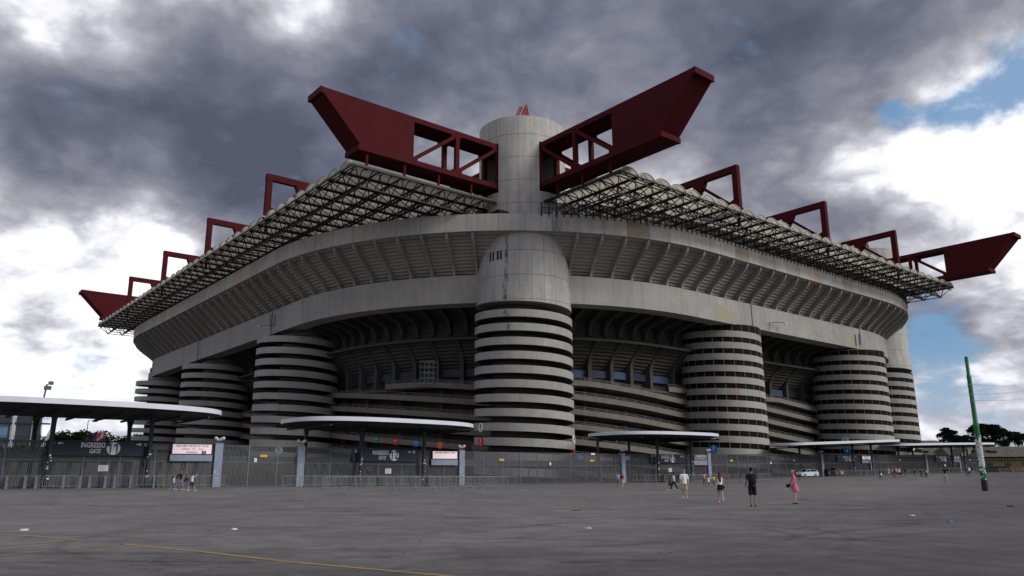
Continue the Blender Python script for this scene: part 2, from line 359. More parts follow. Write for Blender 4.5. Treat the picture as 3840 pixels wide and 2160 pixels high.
# asphalt
def asphalt():
    m, g = newmat('asphalt'); t = g.n('ShaderNodeTexCoord').outputs['Object']
    n1 = g.noise(t, 0.045, 5, 0.6, 0.4); n2 = g.noise(t, 0.35, 6, 0.65, 0.2); n3 = g.noise(t, 4.0, 5, 0.7); n4 = g.noise(t, 40.0, 2, 0.6)
    # tyre and drag marks stretched across the square
    tl = g.vm('MULTIPLY', t, (0.34,1.0,1.0)); s1 = g.noise(tl, 0.8, 6, 0.68, 0.9)
    rot = g.n('ShaderNodeVectorRotate', i_Vector=t, i_Angle=0.5); rot.rotation_type = 'Z_AXIS'
    s2 = g.noise(g.vm('MULTIPLY', rot.outputs[0], (0.10,1.3,1.0)), 0.6, 6, 0.7, 0.7)
    sx = g.n('ShaderNodeSeparateXYZ', i_0=t)
    f = g.ramp(n1, 0.35, 0.65, 0.84, 1.12, 'LINEAR')
    f = g.m('MULTIPLY', f, g.ramp(n2, 0.36, 0.64, 0.84, 1.14, 'LINEAR'))
    f = g.m('MULTIPLY', f, g.ramp(n3, 0.35, 0.65, 0.88, 1.12, 'LINEAR'))
    f = g.m('MULTIPLY', f, g.ramp(n4, 0.3, 0.7, 0.78, 1.22, 'LINEAR'))
    f = g.m('MULTIPLY', f, g.ramp(g.noise(t, 1.3, 6, 0.7), 0.35, 0.65, 0.86, 1.14, 'LINEAR'))
    wv = g.m('MULTIPLY', g.m('SUBTRACT', g.noise(t, 0.25, 4, 0.6), 0.5), 1.6)
    for (cx, cy, rr, ww, am) in ((-6,40,24,.16,.30),(-6,40,25.6,.14,.26),(24,9,26,.2,.34),(24,9,27.7,.16,.3),(-30,2,38,.16,.26),(-28,2,37.5,.14,.22),(3,70,36,.22,.25),(40,40,24,.22,.3),(-2,22,9,.10,.28),(-2,22,10.4,.10,.24),(12,24,7,.08,.3)):
        dl = g.vm('LENGTH', g.vm('SUBTRACT', t, (cx,cy,0))); dd = g.m('ABSOLUTE', g.m('SUBTRACT', g.m('ADD', dl, wv), rr))
        br = g.ramp(g.noise(t, 0.16, 2), 0.45, 0.6)
        f = g.m('MULTIPLY', f, g.m('SUBTRACT', 1.0, g.m('MULTIPLY', g.ramp(dd, ww*.6, ww*2.2, am, 0.0), br)))
    vo = g.n('ShaderNodeTexVoronoi', i_Vector=g.vm('ADD', t, g.vm('MULTIPLY', g.noise(t, 0.5, 4, 0.6, 0, True), (3.0,3.0,0))), feature='DISTANCE_TO_EDGE'); vo.inputs['Scale'].default_value = 0.10
    f = g.m('MULTIPLY', f, g.ramp(vo.outputs['Distance'], 0.0015, 0.004, 0.62, 1.0))
    f = g.m('MULTIPLY', f, g.ramp(s1, 0.54, 0.66, 1.0, 0.80))
    f = g.m('MULTIPLY', f, g.ramp(s2, 0.55, 0.66, 1.0, 0.78))
    f = g.m('MULTIPLY', f, g.ramp(g.noise(tl, 1.7, 5, 0.6, 0.5), 0.58, 0.66, 1.0, 1.22))
    sp_ = g.noise(g.vm('MULTIPLY', t, (0.35,1.0,1.0)), 0.55, 3, 0.5)
    f = g.m('MULTIPLY', f, g.ramp(sp_, 0.66, 0.70, 1.0, 0.45))
    # shadow painted into the asphalt, near the camera and towards the right foreground
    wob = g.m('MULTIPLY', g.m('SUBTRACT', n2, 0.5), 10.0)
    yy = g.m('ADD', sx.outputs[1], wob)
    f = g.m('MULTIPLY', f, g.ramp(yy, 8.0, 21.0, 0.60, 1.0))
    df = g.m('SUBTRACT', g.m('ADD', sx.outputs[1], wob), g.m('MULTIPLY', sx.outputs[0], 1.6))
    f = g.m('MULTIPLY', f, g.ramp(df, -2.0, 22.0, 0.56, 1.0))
    c = g.vm('MULTIPLY', g.n('ShaderNodeCombineXYZ', i_0=f, i_1=f, i_2=f).outputs[0], (0.130,0.123,0.126))
    return finish(m, g, c, 0.75, 0, n4, 0.25, 0.25)
M['asphalt'] = asphalt()
M['lawn'] = simple('far_ground', (0.06,0.08,0.035), 0.95, 0, 0.3, 0.05)
def paintmat():
    m, g = newmat('worn_yellow'); t = g.n('ShaderNodeTexCoord').outputs['Object']
    n = g.noise(t, 3.0, 6, 0.7); c = g.mix(g.ramp(n, 0.36, 0.56), (0.15,0.12,0.09), (0.28,0.175,0.055))
    return finish(m, g, c, 0.8)
M['paint'] = paintmat()
# ------------------------------------------------------------------ ground sheet
def build_ground():
    xs = [-6000,-3000,-1500,-800,-500]+[-400+8*i for i in range(50)]
    xs = [-6000,-3000,-1500,-800,-400,-250,-180]+[-140+4*i for i in range(91)]+[260,320,450,800,1500,3000,6000]
    ys = [-3000,-1000,-300,-80,-30]+[-20+4*i for i in range(81)]+[310,360,450,800,1500,3000,6000]
    mb = MB(); n = len(xs)
    vs = [(x,y,gh(x,y)) for y in ys for x in xs]
    fs = [(j*n+i, j*n+i+1, (j+1)*n+i+1, (j+1)*n+i) for j in range(len(ys)-1) for i in range(n-1)]
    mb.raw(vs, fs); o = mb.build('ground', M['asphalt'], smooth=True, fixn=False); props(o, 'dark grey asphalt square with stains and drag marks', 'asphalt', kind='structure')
build_ground()
# ------------------------------------------------------------------ stadium plan
U0,V0,U1,V1,RC = 54.0,78.9,234.0,286.0,57.5
AL = RC*PI/2; LU = U1-U0-2*RC; LV = V1-V0-2*RC; PER = 4*AL+2*LU+2*LV
SEG = [('a',U0+RC,V0+RC,225,AL/2),('l',U0+RC,V0,0,LU),('a',U1-RC,V0+RC,270,AL),('l',U1,V0+RC,90,LV),('a',U1-RC,V1-RC,0,AL),
       ('l',U1-RC,V1,180,LU),('a',U0+RC,V1-RC,90,AL),('l',U0,V1-RC,270,LV),('a',U0+RC,V0+RC,180,AL/2)]
def per(t):
    """arc length along the outer edge (0 = corner nearest the camera) -> function of inset d"""
    t = t % PER
    for kind, a, b, ang, L in SEG:
        if t <= L+1e-9:
            if kind == 'a':
                th = R(ang)+t/RC
                return lambda d: (a+(RC-d)*math.cos(th), b+(RC-d)*math.sin(th))
            dx, dy = math.cos(R(ang)), math.sin(R(ang))     # direction; inside is to the left
            return lambda d: (a+dx*t-dy*d, b+dy*t+dx*d)
        t -= L
    return per(0)
def frames(t0, t1, dt=2.18, dz=None):
    n = max(1, int(round((t1-t0)/dt)))
    return [(t0+(t1-t0)*i/n, per(t0+(t1-t0)*i/n), dz(t0+(t1-t0)*i/n) if dz else 0.0) for i in range(n+1)]
JL = 4.368; T_J = 8.5         # spacing and phase of the ring joints
NJ = int(PER/JL); JL = PER/round(PER/JL)
SX, SY = xy(U0, V0)
stad = uvthing('stadium', 'grey concrete football stadium with round ramp towers and red roof girders', 'stadium', 82.5, 97.1)
SO = (82.5, 97.1, 0)
def sp(mb, name, mat, parent=None, smooth=False):
    return mb.build(name, mat, parent or stad, SO, smooth)
tA, tB = -250.0, PER-250.0
fr_ = [(t-T_J, f, z) for t, f, z in frames(T_J-JL*60, T_J-JL*60+PER, JL/2)]
sp(MB().sweep([(0,39.9),(0,42.8),(0.7,42.8),(0.7,39.9)], fr_, True, jl=JL), 'parapet', M['lip'])
# stepped underside of the third tier
prof = [(0.72,41.0),(0.72,39.9)]
d0, z0, d1, z1 = 1.3, 39.75, 7.35, 34.1
N = 12
for i in range(N):
    da = d0+(d1-d0)*i/N; db = d0+(d1-d0)*(i+1)/N; za = z0+(z1-z0)*i/N; zb = z0+(z1-z0)*(i+1)/N
    prof += [(da,za),(da+0.06,zb+0.02)] if False else [(db-0.12,za-0.10),(db,zb)]
prof = [(0.72,41.0),(0.72,39.85),(1.1,39.6)]+prof[2:]+[(8.2,33.9),(8.2,36.5)]
sp(MB().sweep(prof, fr_, False, jl=JL), 'stepped_soffit', M['step'])
# unseen slab inside the bowl, added to keep light out
sp(MB().sweep([(0.71,41.3),(26,33.5),(26,31.5),(8.25,36.0),(0.71,41.0)], fr_, False, jl=JL), 'bowl_light_block', M['dark'])
sp(MB().sweep([(5.7,29.2),(5.7,34.0),(8.9,34.0),(8.9,29.2)], fr_, True, jl=JL), 'ring_girder', M['band'])
# ribs of the third tier
rp = [(5.85,33.95),(5.70,34.5),(5.35,35.1),(4.6,35.8),(3.2,36.9),(2.0,37.75),(1.1,38.45),(0.55,39.05),(0.32,39.6),(0.30,39.92)]
rb = [(1.5,39.92),(3.0,38.5),(4.7,36.9),(6.2,35.6),(8.0,33.98)]
def radial_rib(t, outer, inner, w):
    f0 = per(t); x0,y0 = f0(0); x1,y1 = f0(1); tx, ty = (y1-y0), -(x1-x0)
    poly = outer+inner; vs = []
    for sgn in (-1,1):
        for d, z in poly:
            x, y = f0(d); vs.append((x+tx*sgn*w/2, y+ty*sgn*w/2, z))
    n = len(poly)
    fs = [(i,(i+1)%n,n+(i+1)%n,n+i) for i in range(n)]
    no, ni = len(outer), len(inner)
    mb = MB(); mb.raw(vs, fs)
    # side faces as strips between outer and inner curves
    idx = list(range(n))
    i, j = 0, n-1
    tris = []
    while j-i > 1:
        if (i+1) < no and (i/(no-1) <= (n-1-j)/(ni-1) or j-1 < no): tris.append((i,i+1,j)); i += 1
        elif j-1 >= no: tris.append((i,j-1,j)); j -= 1
        else: break
        if i >= no-1 and j <= no: break
    for a,b,c in tris: mb.raw([vs[a],vs[b],vs[c]],[(0,1,2)]); mb.raw([vs[n+a],vs[n+b],vs[n+c]],[(0,2,1)])
    return mb
ribs_vis = [T_J+JL*k for k in range(-46, 45)]
for t in ribs_vis:
    if abs(t-T_J) < 6.5: continue
    sp(radial_rib(t, rp, rb[::1], 0.45), 'rib', M['rib'])
# inner brackets under the ring girder (lower edge of the third tier structure)
ip = [(15.3,25.7),(15.05,26.2),(14.8,27.2),(14.1,28.0),(12.6,28.6),(10.6,29.0),(8.95,29.4)]
ib = [(8.95,31.5),(13,30.6),(16.6,29.2),(16.6,25.7)]
for t in [T_J+JL*k for k in range(-40, 40)]:
    sp(radial_rib(t, ip, ib, 0.6), 'bracket', M['old'])
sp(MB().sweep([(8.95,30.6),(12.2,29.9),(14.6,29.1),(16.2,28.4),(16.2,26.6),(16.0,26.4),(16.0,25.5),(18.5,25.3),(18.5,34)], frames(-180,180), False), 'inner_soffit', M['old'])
# old second ring: ribs, stepped soffit, panels, wall
op = [(17.4,16.6),(17.4,20.6),(17.15,21.6),(16.6,22.5),(15.7,23.3),(14.6,24.0),(13.6,24.5)]
ob = [(15.6,24.9),(17.2,23.6),(18.4,22.2),(19.3,20.6),(19.3,16.6)]
for k in range(-24, 25):
    sp(radial_rib(T_J-1.5+6.75*k, op, ob, 0.75), 'old_rib', M['old'])
prof = []
for i in range(8):
    da = 14.3+4.6*i/8; db = 14.3+4.6*(i+1)/8; za = 24.75-4.4*i/8; zb = 24.75-4.4*(i+1)/8
    prof += [(da,za),(db-0.1,za-0.16),(db,zb)]
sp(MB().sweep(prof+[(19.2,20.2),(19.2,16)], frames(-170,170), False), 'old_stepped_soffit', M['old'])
sp(MB().sweep([(13.4,24.5),(13.4,24.95),(13.9,24.95),(13.9,24.5)], frames(-170,170), True), 'eaves_beam', M['old'])
for k in range(-24, 24):          # blue boards between the old ribs
    t = T_J-1.5+6.75*k; L_ = 6.75
    z_ = 0.0 if k > -2 else -0.25
    mat = simple('board_blue_%d' % (k % 4), [(0.04,0.065,0.13),(0.012,0.016,0.035),(0.045,0.075,0.15),(0.02,0.03,0.06)][k % 4], 0.6) if ('board_%d' % (k%4)) not in M else M['board_%d' % (k%4)]
    M['board_%d' % (k%4)] = mat
    if t < -4: mat = M['navy']
    sp(MB().sweep([(18.3,18.55),(18.3,19.85),(18.42,19.85),(18.42,18.55)], frames(t+0.6, t+L_-0.6, 1.5), True), 'blue_board', mat)
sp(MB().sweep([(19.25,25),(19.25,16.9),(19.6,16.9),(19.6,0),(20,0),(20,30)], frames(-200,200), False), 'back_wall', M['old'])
sp(MB().sweep([(15.9,16.4),(15.9,16.75),(19.3,16.75),(19.3,16.4)], frames(-170,170), True), 'gallery_floor', M['old'])
# spiral ramps round the old ring
def ramp_z(s): return 14.03-0.09*s
K15 = (RC-15.5)/RC
def s_of_t(t):          # length along the 15.5 m inset line
    h = AL/2
    if abs(t) <= h: return t*K15
    return math.copysign(h*K15+(abs(t)-h), t)
def t_of_s(s):
    h = AL/2*K15
    if abs(s) <= h: return s/K15
    return math.copysign(AL/2+(abs(s)-h), s)
CAPZ = 17.6
for k in range(-5, 5):
    s0 = (14.03+2.6*k-CAPZ)/0.09; s1 = (14.03+2.6*k-1.3)/0.09
    s0 = max(s0-9, -150); s1 = min(s1, 150)
    if s1-s0 < 8: continue
    fs_ = []
    n = int((s1-s0)/2.2)
    for i in range(n+1):
        s_ = s0+(s1-s0)*i/n; t = t_of_s(s_); z = min(ramp_z(s_)+2.6*k, CAPZ)
        fs_.append((t, per(t), z))
    rr = sp(MB().sweep([(15.5,-0.95),(15.5,0),(15.8,0),(15.8,-0.7),(19.5,-0.7),(19.5,-0.98)], fs_, True), 'sloping_ramp', M['oldramp'])
    rl = MB()
    for hgt in (0.22,0.5):
        rl.sweep([(15.62,hgt-0.02),(15.62,hgt+0.02),(15.66,hgt+0.02),(15.66,hgt-0.02)], fs_, True)
    for i in range(len(fs_)):
        x, y = fs_[i][1](15.64); z = fs_[i][2]; rl.box(x-.025,y-.025,z,x+.025,y+.025,z+.5)
    rl.build('railing', M['rail'], rr, SO)
# dark vertical bars under the lowest ramp
mb = MB()
for i in range(400):
    s_ = -50+0.5*i; x, y = per(t_of_s(s_))(16.3)
    mb.box(x-.06,y-.06,0,x+.06,y+.06, max(1.0, min(6.2, ramp_z(s_)-7.9)) if s_ > -30 else 5.5)
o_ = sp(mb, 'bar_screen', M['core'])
# columns in the ramp galleries
for i in range(26):
    s_ = -110+9.2*i; x, y = per(t_of_s(s_))(18.2)
    sp(MB().box(x-.45,y-.45,0,x+.45,y+.45,16.4), 'gallery_column', M['old'])
# ------------------------------------------------------------------ ramp towers
CAMU, CAMV = 0.0, 0.0
def helix_band(mb, cx, cy, R_o, zt, pitch, ph0, ph1, h, depth, slab=0.28, seg=56, deck=None):
    n = int((ph1-ph0)/(2*PI)*seg); fs_ = []
    for i in range(n+1):
        ph = ph0+(ph1-ph0)*i/n
        fs_.append((ph*R_o, (lambda d, ph=ph: (cx+(R_o-d)*math.cos(ph), cy+(R_o-d)*math.sin(ph))), zt-pitch*(ph-ph0)/(2*PI)))
    P1 = [(0,-h),(0,0),(0.22,0),(0.22,-h)]; P2 = [(0.22,-h+0.02),(0.22,-h+slab),(depth,-h+slab),(depth,-h+0.02)]  # deck swept apart from the parapet to take the shade-darkened colour
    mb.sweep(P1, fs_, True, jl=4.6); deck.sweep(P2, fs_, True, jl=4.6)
    for f in (fs_[0], fs_[-1]):
        mb.face([(*f[1](d), z+f[2]) for d, z in P1]); deck.face([(*f[1](d), z+f[2]) for d, z in P2])
def cyl(mb, cx, cy, r, z0, z1, n=64, a0=0, a1=2*PI, jl=1.0, zoff=None):
    for i in range(n):
        p = a0+(a1-a0)*i/n; q = a0+(a1-a0)*(i+1)/n
        za = z0+(zoff(p) if zoff else 0); zb = z0+(zoff(q) if zoff else 0)
        A = (cx+r*math.cos(p), cy+r*math.sin(p)); B = (cx+r*math.cos(q), cy+r*math.sin(q))
        mb.face([(*A,za),(*B,zb),(*B,z1),(*A,z1)], [(p*r/jl,za),(q*r/jl,zb),(q*r/jl,z1),(p*r/jl,z1)])
def disc(mb, cx, cy, z, r, n=64):
    mb.face([(cx+r*math.cos(2*PI*i/n), cy+r*math.sin(2*PI*i/n), z) for i in range(n)])
def text_mesh(body, size, mat, parent, at, xa, ya, sx=0.8, shear=0.0, name='lettering', align='CENTER', bold=0.0, ext=0.01):
    cu = bpy.data.curves.new(name, 'FONT'); cu.body = body; cu.size = size; cu.align_x = align; cu.align_y = 'CENTER'
    cu.shear = shear; cu.extrude = ext; cu.offset = bold; cu.resolution_u = 2
    ob = bpy.data.objects.new('tmp', cu); C.objects.link(ob)
    dg = bpy.context.evaluated_depsgraph_get(); dg.update()
    me = bpy.data.meshes.new_from_object(ob.evaluated_get(dg)); bpy.data.objects.remove(ob)
    xa = Vector(xa).normalized(); ya = Vector(ya).normalized(); za = xa.cross(ya)
    mt = Matrix(((xa.x*sx,ya.x,za.x,at[0]),(xa.y*sx,ya.y,za.y,at[1]),(xa.z*sx,ya.z,za.z,at[2]),(0,0,0,1)))
    me.transform(mt); me.materials.clear(); me.materials.append(mat)
    o = bpy.data.objects.new(name, me); C.objects.link(o); o.parent = parent; return o
def number_mesh(txt, size, mat, parent, at, xa, ya, sx=0.8):
    '''digits; the built-in font draws 1 as a bare bar, so that digit is cut as an outline with its flag'''
    if '1' not in txt: return text_mesh(txt, size, mat, parent, at, xa, ya, sx, name='number', bold=0.02)
    xa = Vector(xa); ya = Vector(ya); n = len(txt); adv = size*.56*sx*1.05; nrm = xa.cross(ya)
    for i, ch in enumerate(txt):
        c = Vector(at)+xa*((i-(n-1)/2)*adv)
        if ch != '1': text_mesh(ch, size, mat, parent, c, xa, ya, sx, name='number', bold=0.02); continue
        h = size*.72; w = size*.12*sx; f = size*.20*sx
        poly = [(-w/2+.02*h,-h/2),(w/2+.02*h,-h/2),(w/2+.02*h,h/2),(-w/2+.02*h,h/2),(-w/2-f,h/2-h*.16),(-w/2-f,h/2-h*.33),(-w/2+.02*h,h/2-h*.19)]
        m = MB(); m.loft([[c+xa*a+ya*b+nrm*z for a, b in poly] for z in (-.008,.008)]); m.build('number', mat, parent, (0,0,0))
def tower_sign(parent, cx, cy, Rr, ph, z, r, mat, text, tcol, small=None):
    """round sign fixed to the curved parapet"""
    n = Vector((math.cos(ph), math.sin(ph), 0)); tx = Vector((-math.sin(ph), math.cos(ph), 0))
    c = Vector((cx,cy,0))+n*(Rr+0.12); c.z = z
    mb = MB(); N_ = 28
    ra = [c+tx*(r*math.cos(2*PI*i/N_))+Vector((0,0,r*math.sin(2*PI*i/N_))) for i in range(N_)]
    mb.loft([[p-n*0.16 for p in ra], ra])
    o = mb.build('round_sign', mat, parent, SO)
    at = c+n*0.02-Vector(SO); at.z = z+(r*0.18 if small else 0)
    number_mesh(text, r*1.25, tcol, parent, at, tx, (0,0,1), 0.85)
    if small:
        at2 = at.copy(); at2.z = z-r*0.55; text_mesh(small, r*0.4, tcol, parent, at2, tx, (0,0,1), 0.8, name='lettering')
def front_ph(cx, cy): return math.atan2(-cy, -cx)
def small_tower(cx, cy, Rr, z_front, glazed, turns, core_off=(0,0), cr=4.6):
    T = MB(); pf = front_ph(cx, cy); pitch = 2.21
    # start behind, one and a half turns before the front
    ph0 = pf-PI*1.0; zt = z_front+pitch*0.5
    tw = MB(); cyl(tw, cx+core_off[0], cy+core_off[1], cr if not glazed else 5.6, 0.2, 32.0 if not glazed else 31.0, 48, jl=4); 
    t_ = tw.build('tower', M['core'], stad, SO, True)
    if not glazed:
        c2 = MB(); cyl(c2, cx+core_off[0], cy+core_off[1], cr+.3, z_front-0.4, 30.6, 48, jl=4); c2.build('tower_head', M['band'], t_, SO, True)
        c3 = MB(); pts = [(cx+core_off[0]+(cr+.38)*math.cos(a), cy+core_off[1]+(cr+.38)*math.sin(a), z_front+0.95) for a in [pf-1.6+0.1*i for i in range(33)]]
        c3.tube(pts, 0.07, 6); c3.build('light_strip', M['mull'], t_, SO)
    else:
        c2 = MB(); cyl(c2, cx, cy, 6.0, z_front+0.9, 31, 48, jl=4); c2.build('tower_head', M['band'], t_, SO, True)
    hb = MB(); dk = MB(); helix_band(hb, cx, cy, Rr, zt, pitch, ph0, ph0+2*PI*turns, 1.22, 3.3, deck=dk)
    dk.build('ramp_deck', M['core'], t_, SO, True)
    hb.build('helical_ramp', M['ramp'], t_, SO, True)
    if glazed:
        gm = MB(); cyl(gm, cx, cy, Rr-0.16, 0.3, z_front+1.15, 64, zoff=None)
        gm.build('window_band', M['glass'], t_, SO, True)
        mm = MB()
        nm = 26
        for i in range(nm):
            a = pf+2*PI*(i+0.3)/nm; mm.beam((cx+(Rr-0.1)*math.cos(a), cy+(Rr-0.1)*math.sin(a), 0.4), (cx+(Rr-0.1)*math.cos(a), cy+(Rr-0.1)*math.sin(a), z_front+1.2), 0.09, 0.09)
        cyl(mm, cx, cy, Rr-0.06, z_front+1.05, z_front+1.2, 64)
        mm.build('mullions', M['mull'], t_, SO)
        tp = MB(); disc(tp, cx, cy, z_front+1.18, Rr-0.1); tp.build('tower_roof', M['band'], t_, SO)
    return t_
t5 = small_tower(65.2,238.5,8.2,27.55,False,12, (0.5,0.2), 5.3)
t6 = small_tower(65.0,195.0,8.2,27.6,False,12, (1.5,0.3))
t7 = small_tower(65.0,147.3,8.2,27.75,False,12, (1.4,0.3))
t9 = small_tower(129.4,91.4,8.0,28.15,True,12.5)
t10 = small_tower(176.8,89.6,8.3,27.6,True,12.5)
# corner towers with tall drums
def corner_tower(cx, cy, z_front, glazed, q):
    """q: unit directions (du,dv) of the two projecting girders"""
    pf = front_ph(cx, cy); pitch = 2.24
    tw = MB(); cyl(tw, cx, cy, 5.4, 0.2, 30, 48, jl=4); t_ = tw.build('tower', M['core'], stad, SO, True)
    ph0 = pf-PI; zt = z_front+pitch*0.5
    hb = MB(); dk = MB(); helix_band(hb, cx, cy, 8.2, zt, pitch, ph0, ph0+2*PI*12, 1.22, 3.3, deck=dk)
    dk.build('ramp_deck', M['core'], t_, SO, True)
    hb.build('helical_ramp', M['ramp'], t_, SO, True)
    dr = MB(); s_ = [0]
    zb = z_front+1.35
    dr_fn = lambda p: -pitch*((p-ph0) % (2*PI))/(2*PI)+pitch*0.5
    cyl(dr, cx, cy, 8.1, zb, 31.6, 96, ph0+1e-4, ph0+2*PI-1e-4, jl=2.12, zoff=dr_fn)
    cyl(dr, cx, cy, 7.95, 31.6, 42.9, 96, ph0, ph0+2*PI, jl=2.08)
    for i in range(96):      # closing rim below and the little set-back
        p = ph0+2*PI*i/96+1e-4; q_ = ph0+2*PI*(i+1)/96-1e-4
        for (ra, rb_, zz) in ((4.5,8.1,None),(7.95,8.1,31.6)):
            f = (lambda a: zb+dr_fn(a)) if zz is None else (lambda a: zz)
            dr.face([(cx+ra*math.cos(p),cy+ra*math.sin(p),f(p)),(cx+rb_*math.cos(p),cy+rb_*math.sin(p),f(p)),(cx+rb_*math.cos(q_),cy+rb_*math.sin(q_),f(q_)),(cx+ra*math.cos(q_),cy+ra*math.sin(q_),f(q_))])
    dr.build('drum', M['drum'], t_, SO, True)
    up = MB()
    for a_ in (pf, pf+PI):
        h_ = R(51); cyl(up, cx, cy, 7.6, 42.5, 47.3, 40, a_-h_, a_+h_, jl=1.99)
    for sg in (-1,1):
        A_ = [(cx+7.6*math.cos(pf+sg*R(51)), cy+7.6*math.sin(pf+sg*R(51))), (cx+7.6*math.cos(pf+PI-sg*R(51)), cy+7.6*math.sin(pf+PI-sg*R(51)))]
        up.face([(*A_[0],42.5),(*A_[1],42.5),(*A_[1],47.9),(*A_[0],47.9)])
    disc(up, cx, cy, 47.3, 7.55, 96)
    cyl(up, cx, cy, 7.6, 56.15, 60.7, 96, jl=1.99); disc(up, cx, cy, 60.7, 7.6, 96); disc(up, cx, cy, 56.15, 7.6, 96)
    # four segments between the crossing girders
    for a in (0, PI/2, PI, 1.5*PI):
        g0 = math.asin(2.35/7.6); p0, p1 = a+g0, a+PI/2-g0
        cyl(up, cx, cy, 7.6, 47.3, 56.15, 24, p0, p1, jl=1.99)
        for p in (p0, p1):
            up.face([(cx+7.6*math.cos(p),cy+7.6*math.sin(p),47.3),(cx+7.6*math.cos(p),cy+7.6*math.sin(p),56.15),(cx+3.3*math.cos(a+PI/4),cy+3.3*math.sin(a+PI/4),56.15),(cx+3.3*math.cos(a+PI/4),cy+3.3*math.sin(a+PI/4),47.3)])
    up.build('upper_drum', M['drum'], t_, SO, True)
    if glazed:
        gm = MB(); cyl(gm, cx, cy, 8.04, 0.3, z_front+0.1, 64); gm.build('window_band', M['glass'], t_, SO, True)
        mm = MB()
        for i in range(26):
            a = pf+2*PI*(i+0.3)/26; mm.beam((cx+8.08*math.cos(a), cy+8.08*math.sin(a), 0.4), (cx+8.08*math.cos(a), cy+8.08*math.sin(a), z_front), 0.09, 0.09)
        mm.build('mullions', M['mull'], t_, SO)
    # folded red lattice lift on the top
    lt = MB(); zt_ = 60.7
    tx = Vector((math.sin(pf), -math.cos(pf), 0))*-1
    b0 = Vector((cx,cy,zt_))+Vector((math.cos(pf),math.sin(pf),0))*6.0
    for (xa, xb) in ((-1.3,-0.3),(-0.9,0.1),(-0.2,0.5)):
        lt.beam(b0+tx*xa, b0+tx*xb+Vector((0,0,2.2)), 0.2)
    lt.beam(b0-tx*0.3+Vector((0,0,2.2)), b0+tx*0.1+Vector((0,0,2.35)), 0.2)
    for k in range(6):
        f0 = k/6; lt.beam(b0+tx*(-1.3+f0)+Vector((0,0,2.2*f0)), b0+tx*(-0.9+f0)+Vector((0,0,2.2*f0)), 0.1)
    legs = [(0.3,0.75),(1.3,1.0)]
    for k in range(7):
        z_a, z_b = 2.6*k/7, 2.6*(k+1)/7
        wa = 0.55-0.06*k; wb = 0.55-0.06*(k+1)
        for dy in (-0.3,0.3):
            o2 = Vector((math.cos(pf)*dy, math.sin(pf)*dy, 0))
            for sg in (-1,1):
                lt.beam(b0+o2+tx*(0.8+sg*wa)+Vector((0,0,z_a)), b0+o2+tx*(0.8+sg*wb)+Vector((0,0,z_b)), 0.11)
            lt.beam(b0+o2+tx*(0.8-wa)+Vector((0,0,z_a)), b0+o2+tx*(0.8+wb)+Vector((0,0,z_b)), 0.08)
            lt.beam(b0+o2+tx*(0.8-wa)+Vector((0,0,z_a)), b0+o2+tx*(0.8+wa)+Vector((0,0,z_a)), 0.08)
    lt.build('lattice_lift', M['red2'], t_, SO)
    return t_
M['red2'] = simple('bright_red_paint', (0.30,0.03,0.03), 0.5)
t8 = corner_tower(82.5, 97.1, 27.0, False, None)
t11 = corner_tower(208.5, 97.1, 26.9, True, None)
for (cu_, cv_) in ((82.5,257.0),(206,257.0)):
    far = MB(); cyl(far, cu_, cv_, 7.6, 0.2, 47.2, 64, jl=2); cyl(far, cu_, cv_, 7.6, 56.2, 60.7, 64, jl=2); disc(far, cu_, cv_, 60.7, 7.6)
    far.build('tower', M['drum'], stad, SO, True)
# slots in the drum
pf8 = front_ph(82.5,97.1)
for dph, zc_, w_ in ((-0.735,36.2,0.15),(-0.655,36.2,0.15),(-0.54,36.25,0.19),(-0.465,36.25,0.17)):
    a = pf8+dph; mb = MB(); c_ = Vector((82.5+7.93*math.cos(a), 97.1+7.93*math.sin(a), 0)); tx = Vector((-math.sin(a), math.cos(a), 0))*w_
    n_ = Vector((math.cos(a),math.sin(a),0))*0.06
    mb.loft([[c_-tx+n_*s+Vector((0,0,zc_-.75)), c_+tx+n_*s+Vector((0,0,zc_-.75)), c_+tx+n_*s+Vector((0,0,zc_+.75)), c_-tx+n_*s+Vector((0,0,zc_+.75))] for s in (-1,1)])
    mb.build('slot_window', M['black'], t8, SO)
# black run-off stain down the drum is a real mark
def stainmat():
    m, g = newmat('black_stain'); t = g.n('ShaderNodeTexCoord'); 
    n = g.noise(g.vm('MULTIPLY', t.outputs['Object'], (1,1,0.25)), 2.6, 6, 0.75); su = g.n('ShaderNodeSeparateXYZ', i_0=t.outputs['UV'])
    ed = g.m('SUBTRACT', 1.0, g.m('MULTIPLY', g.m('ABSOLUTE', g.m('SUBTRACT', su.outputs[0], 0.5)), 2.0))
    a = g.m('MULTIPLY', g.ramp(n, 0.46, 0.62), g.ramp(ed, 0.0, 0.8, 0, 0.75))
    b = g.n('ShaderNodeBsdfPrincipled'); b.inputs['Base Color'].default_value = (0.03,0.03,0.03,1); b.inputs['Roughness'].default_value = 0.9
    tr = g.n('ShaderNodeBsdfTransparent'); mx = g.n('ShaderNodeMixShader', i_0=a, i_1=tr.outputs[0], i_2=b.outputs[0])
    o = g.n('ShaderNodeOutputMaterial'); g.t.links.new(mx.outputs[0], o.inputs[0]); return m
M['stain'] = stainmat()
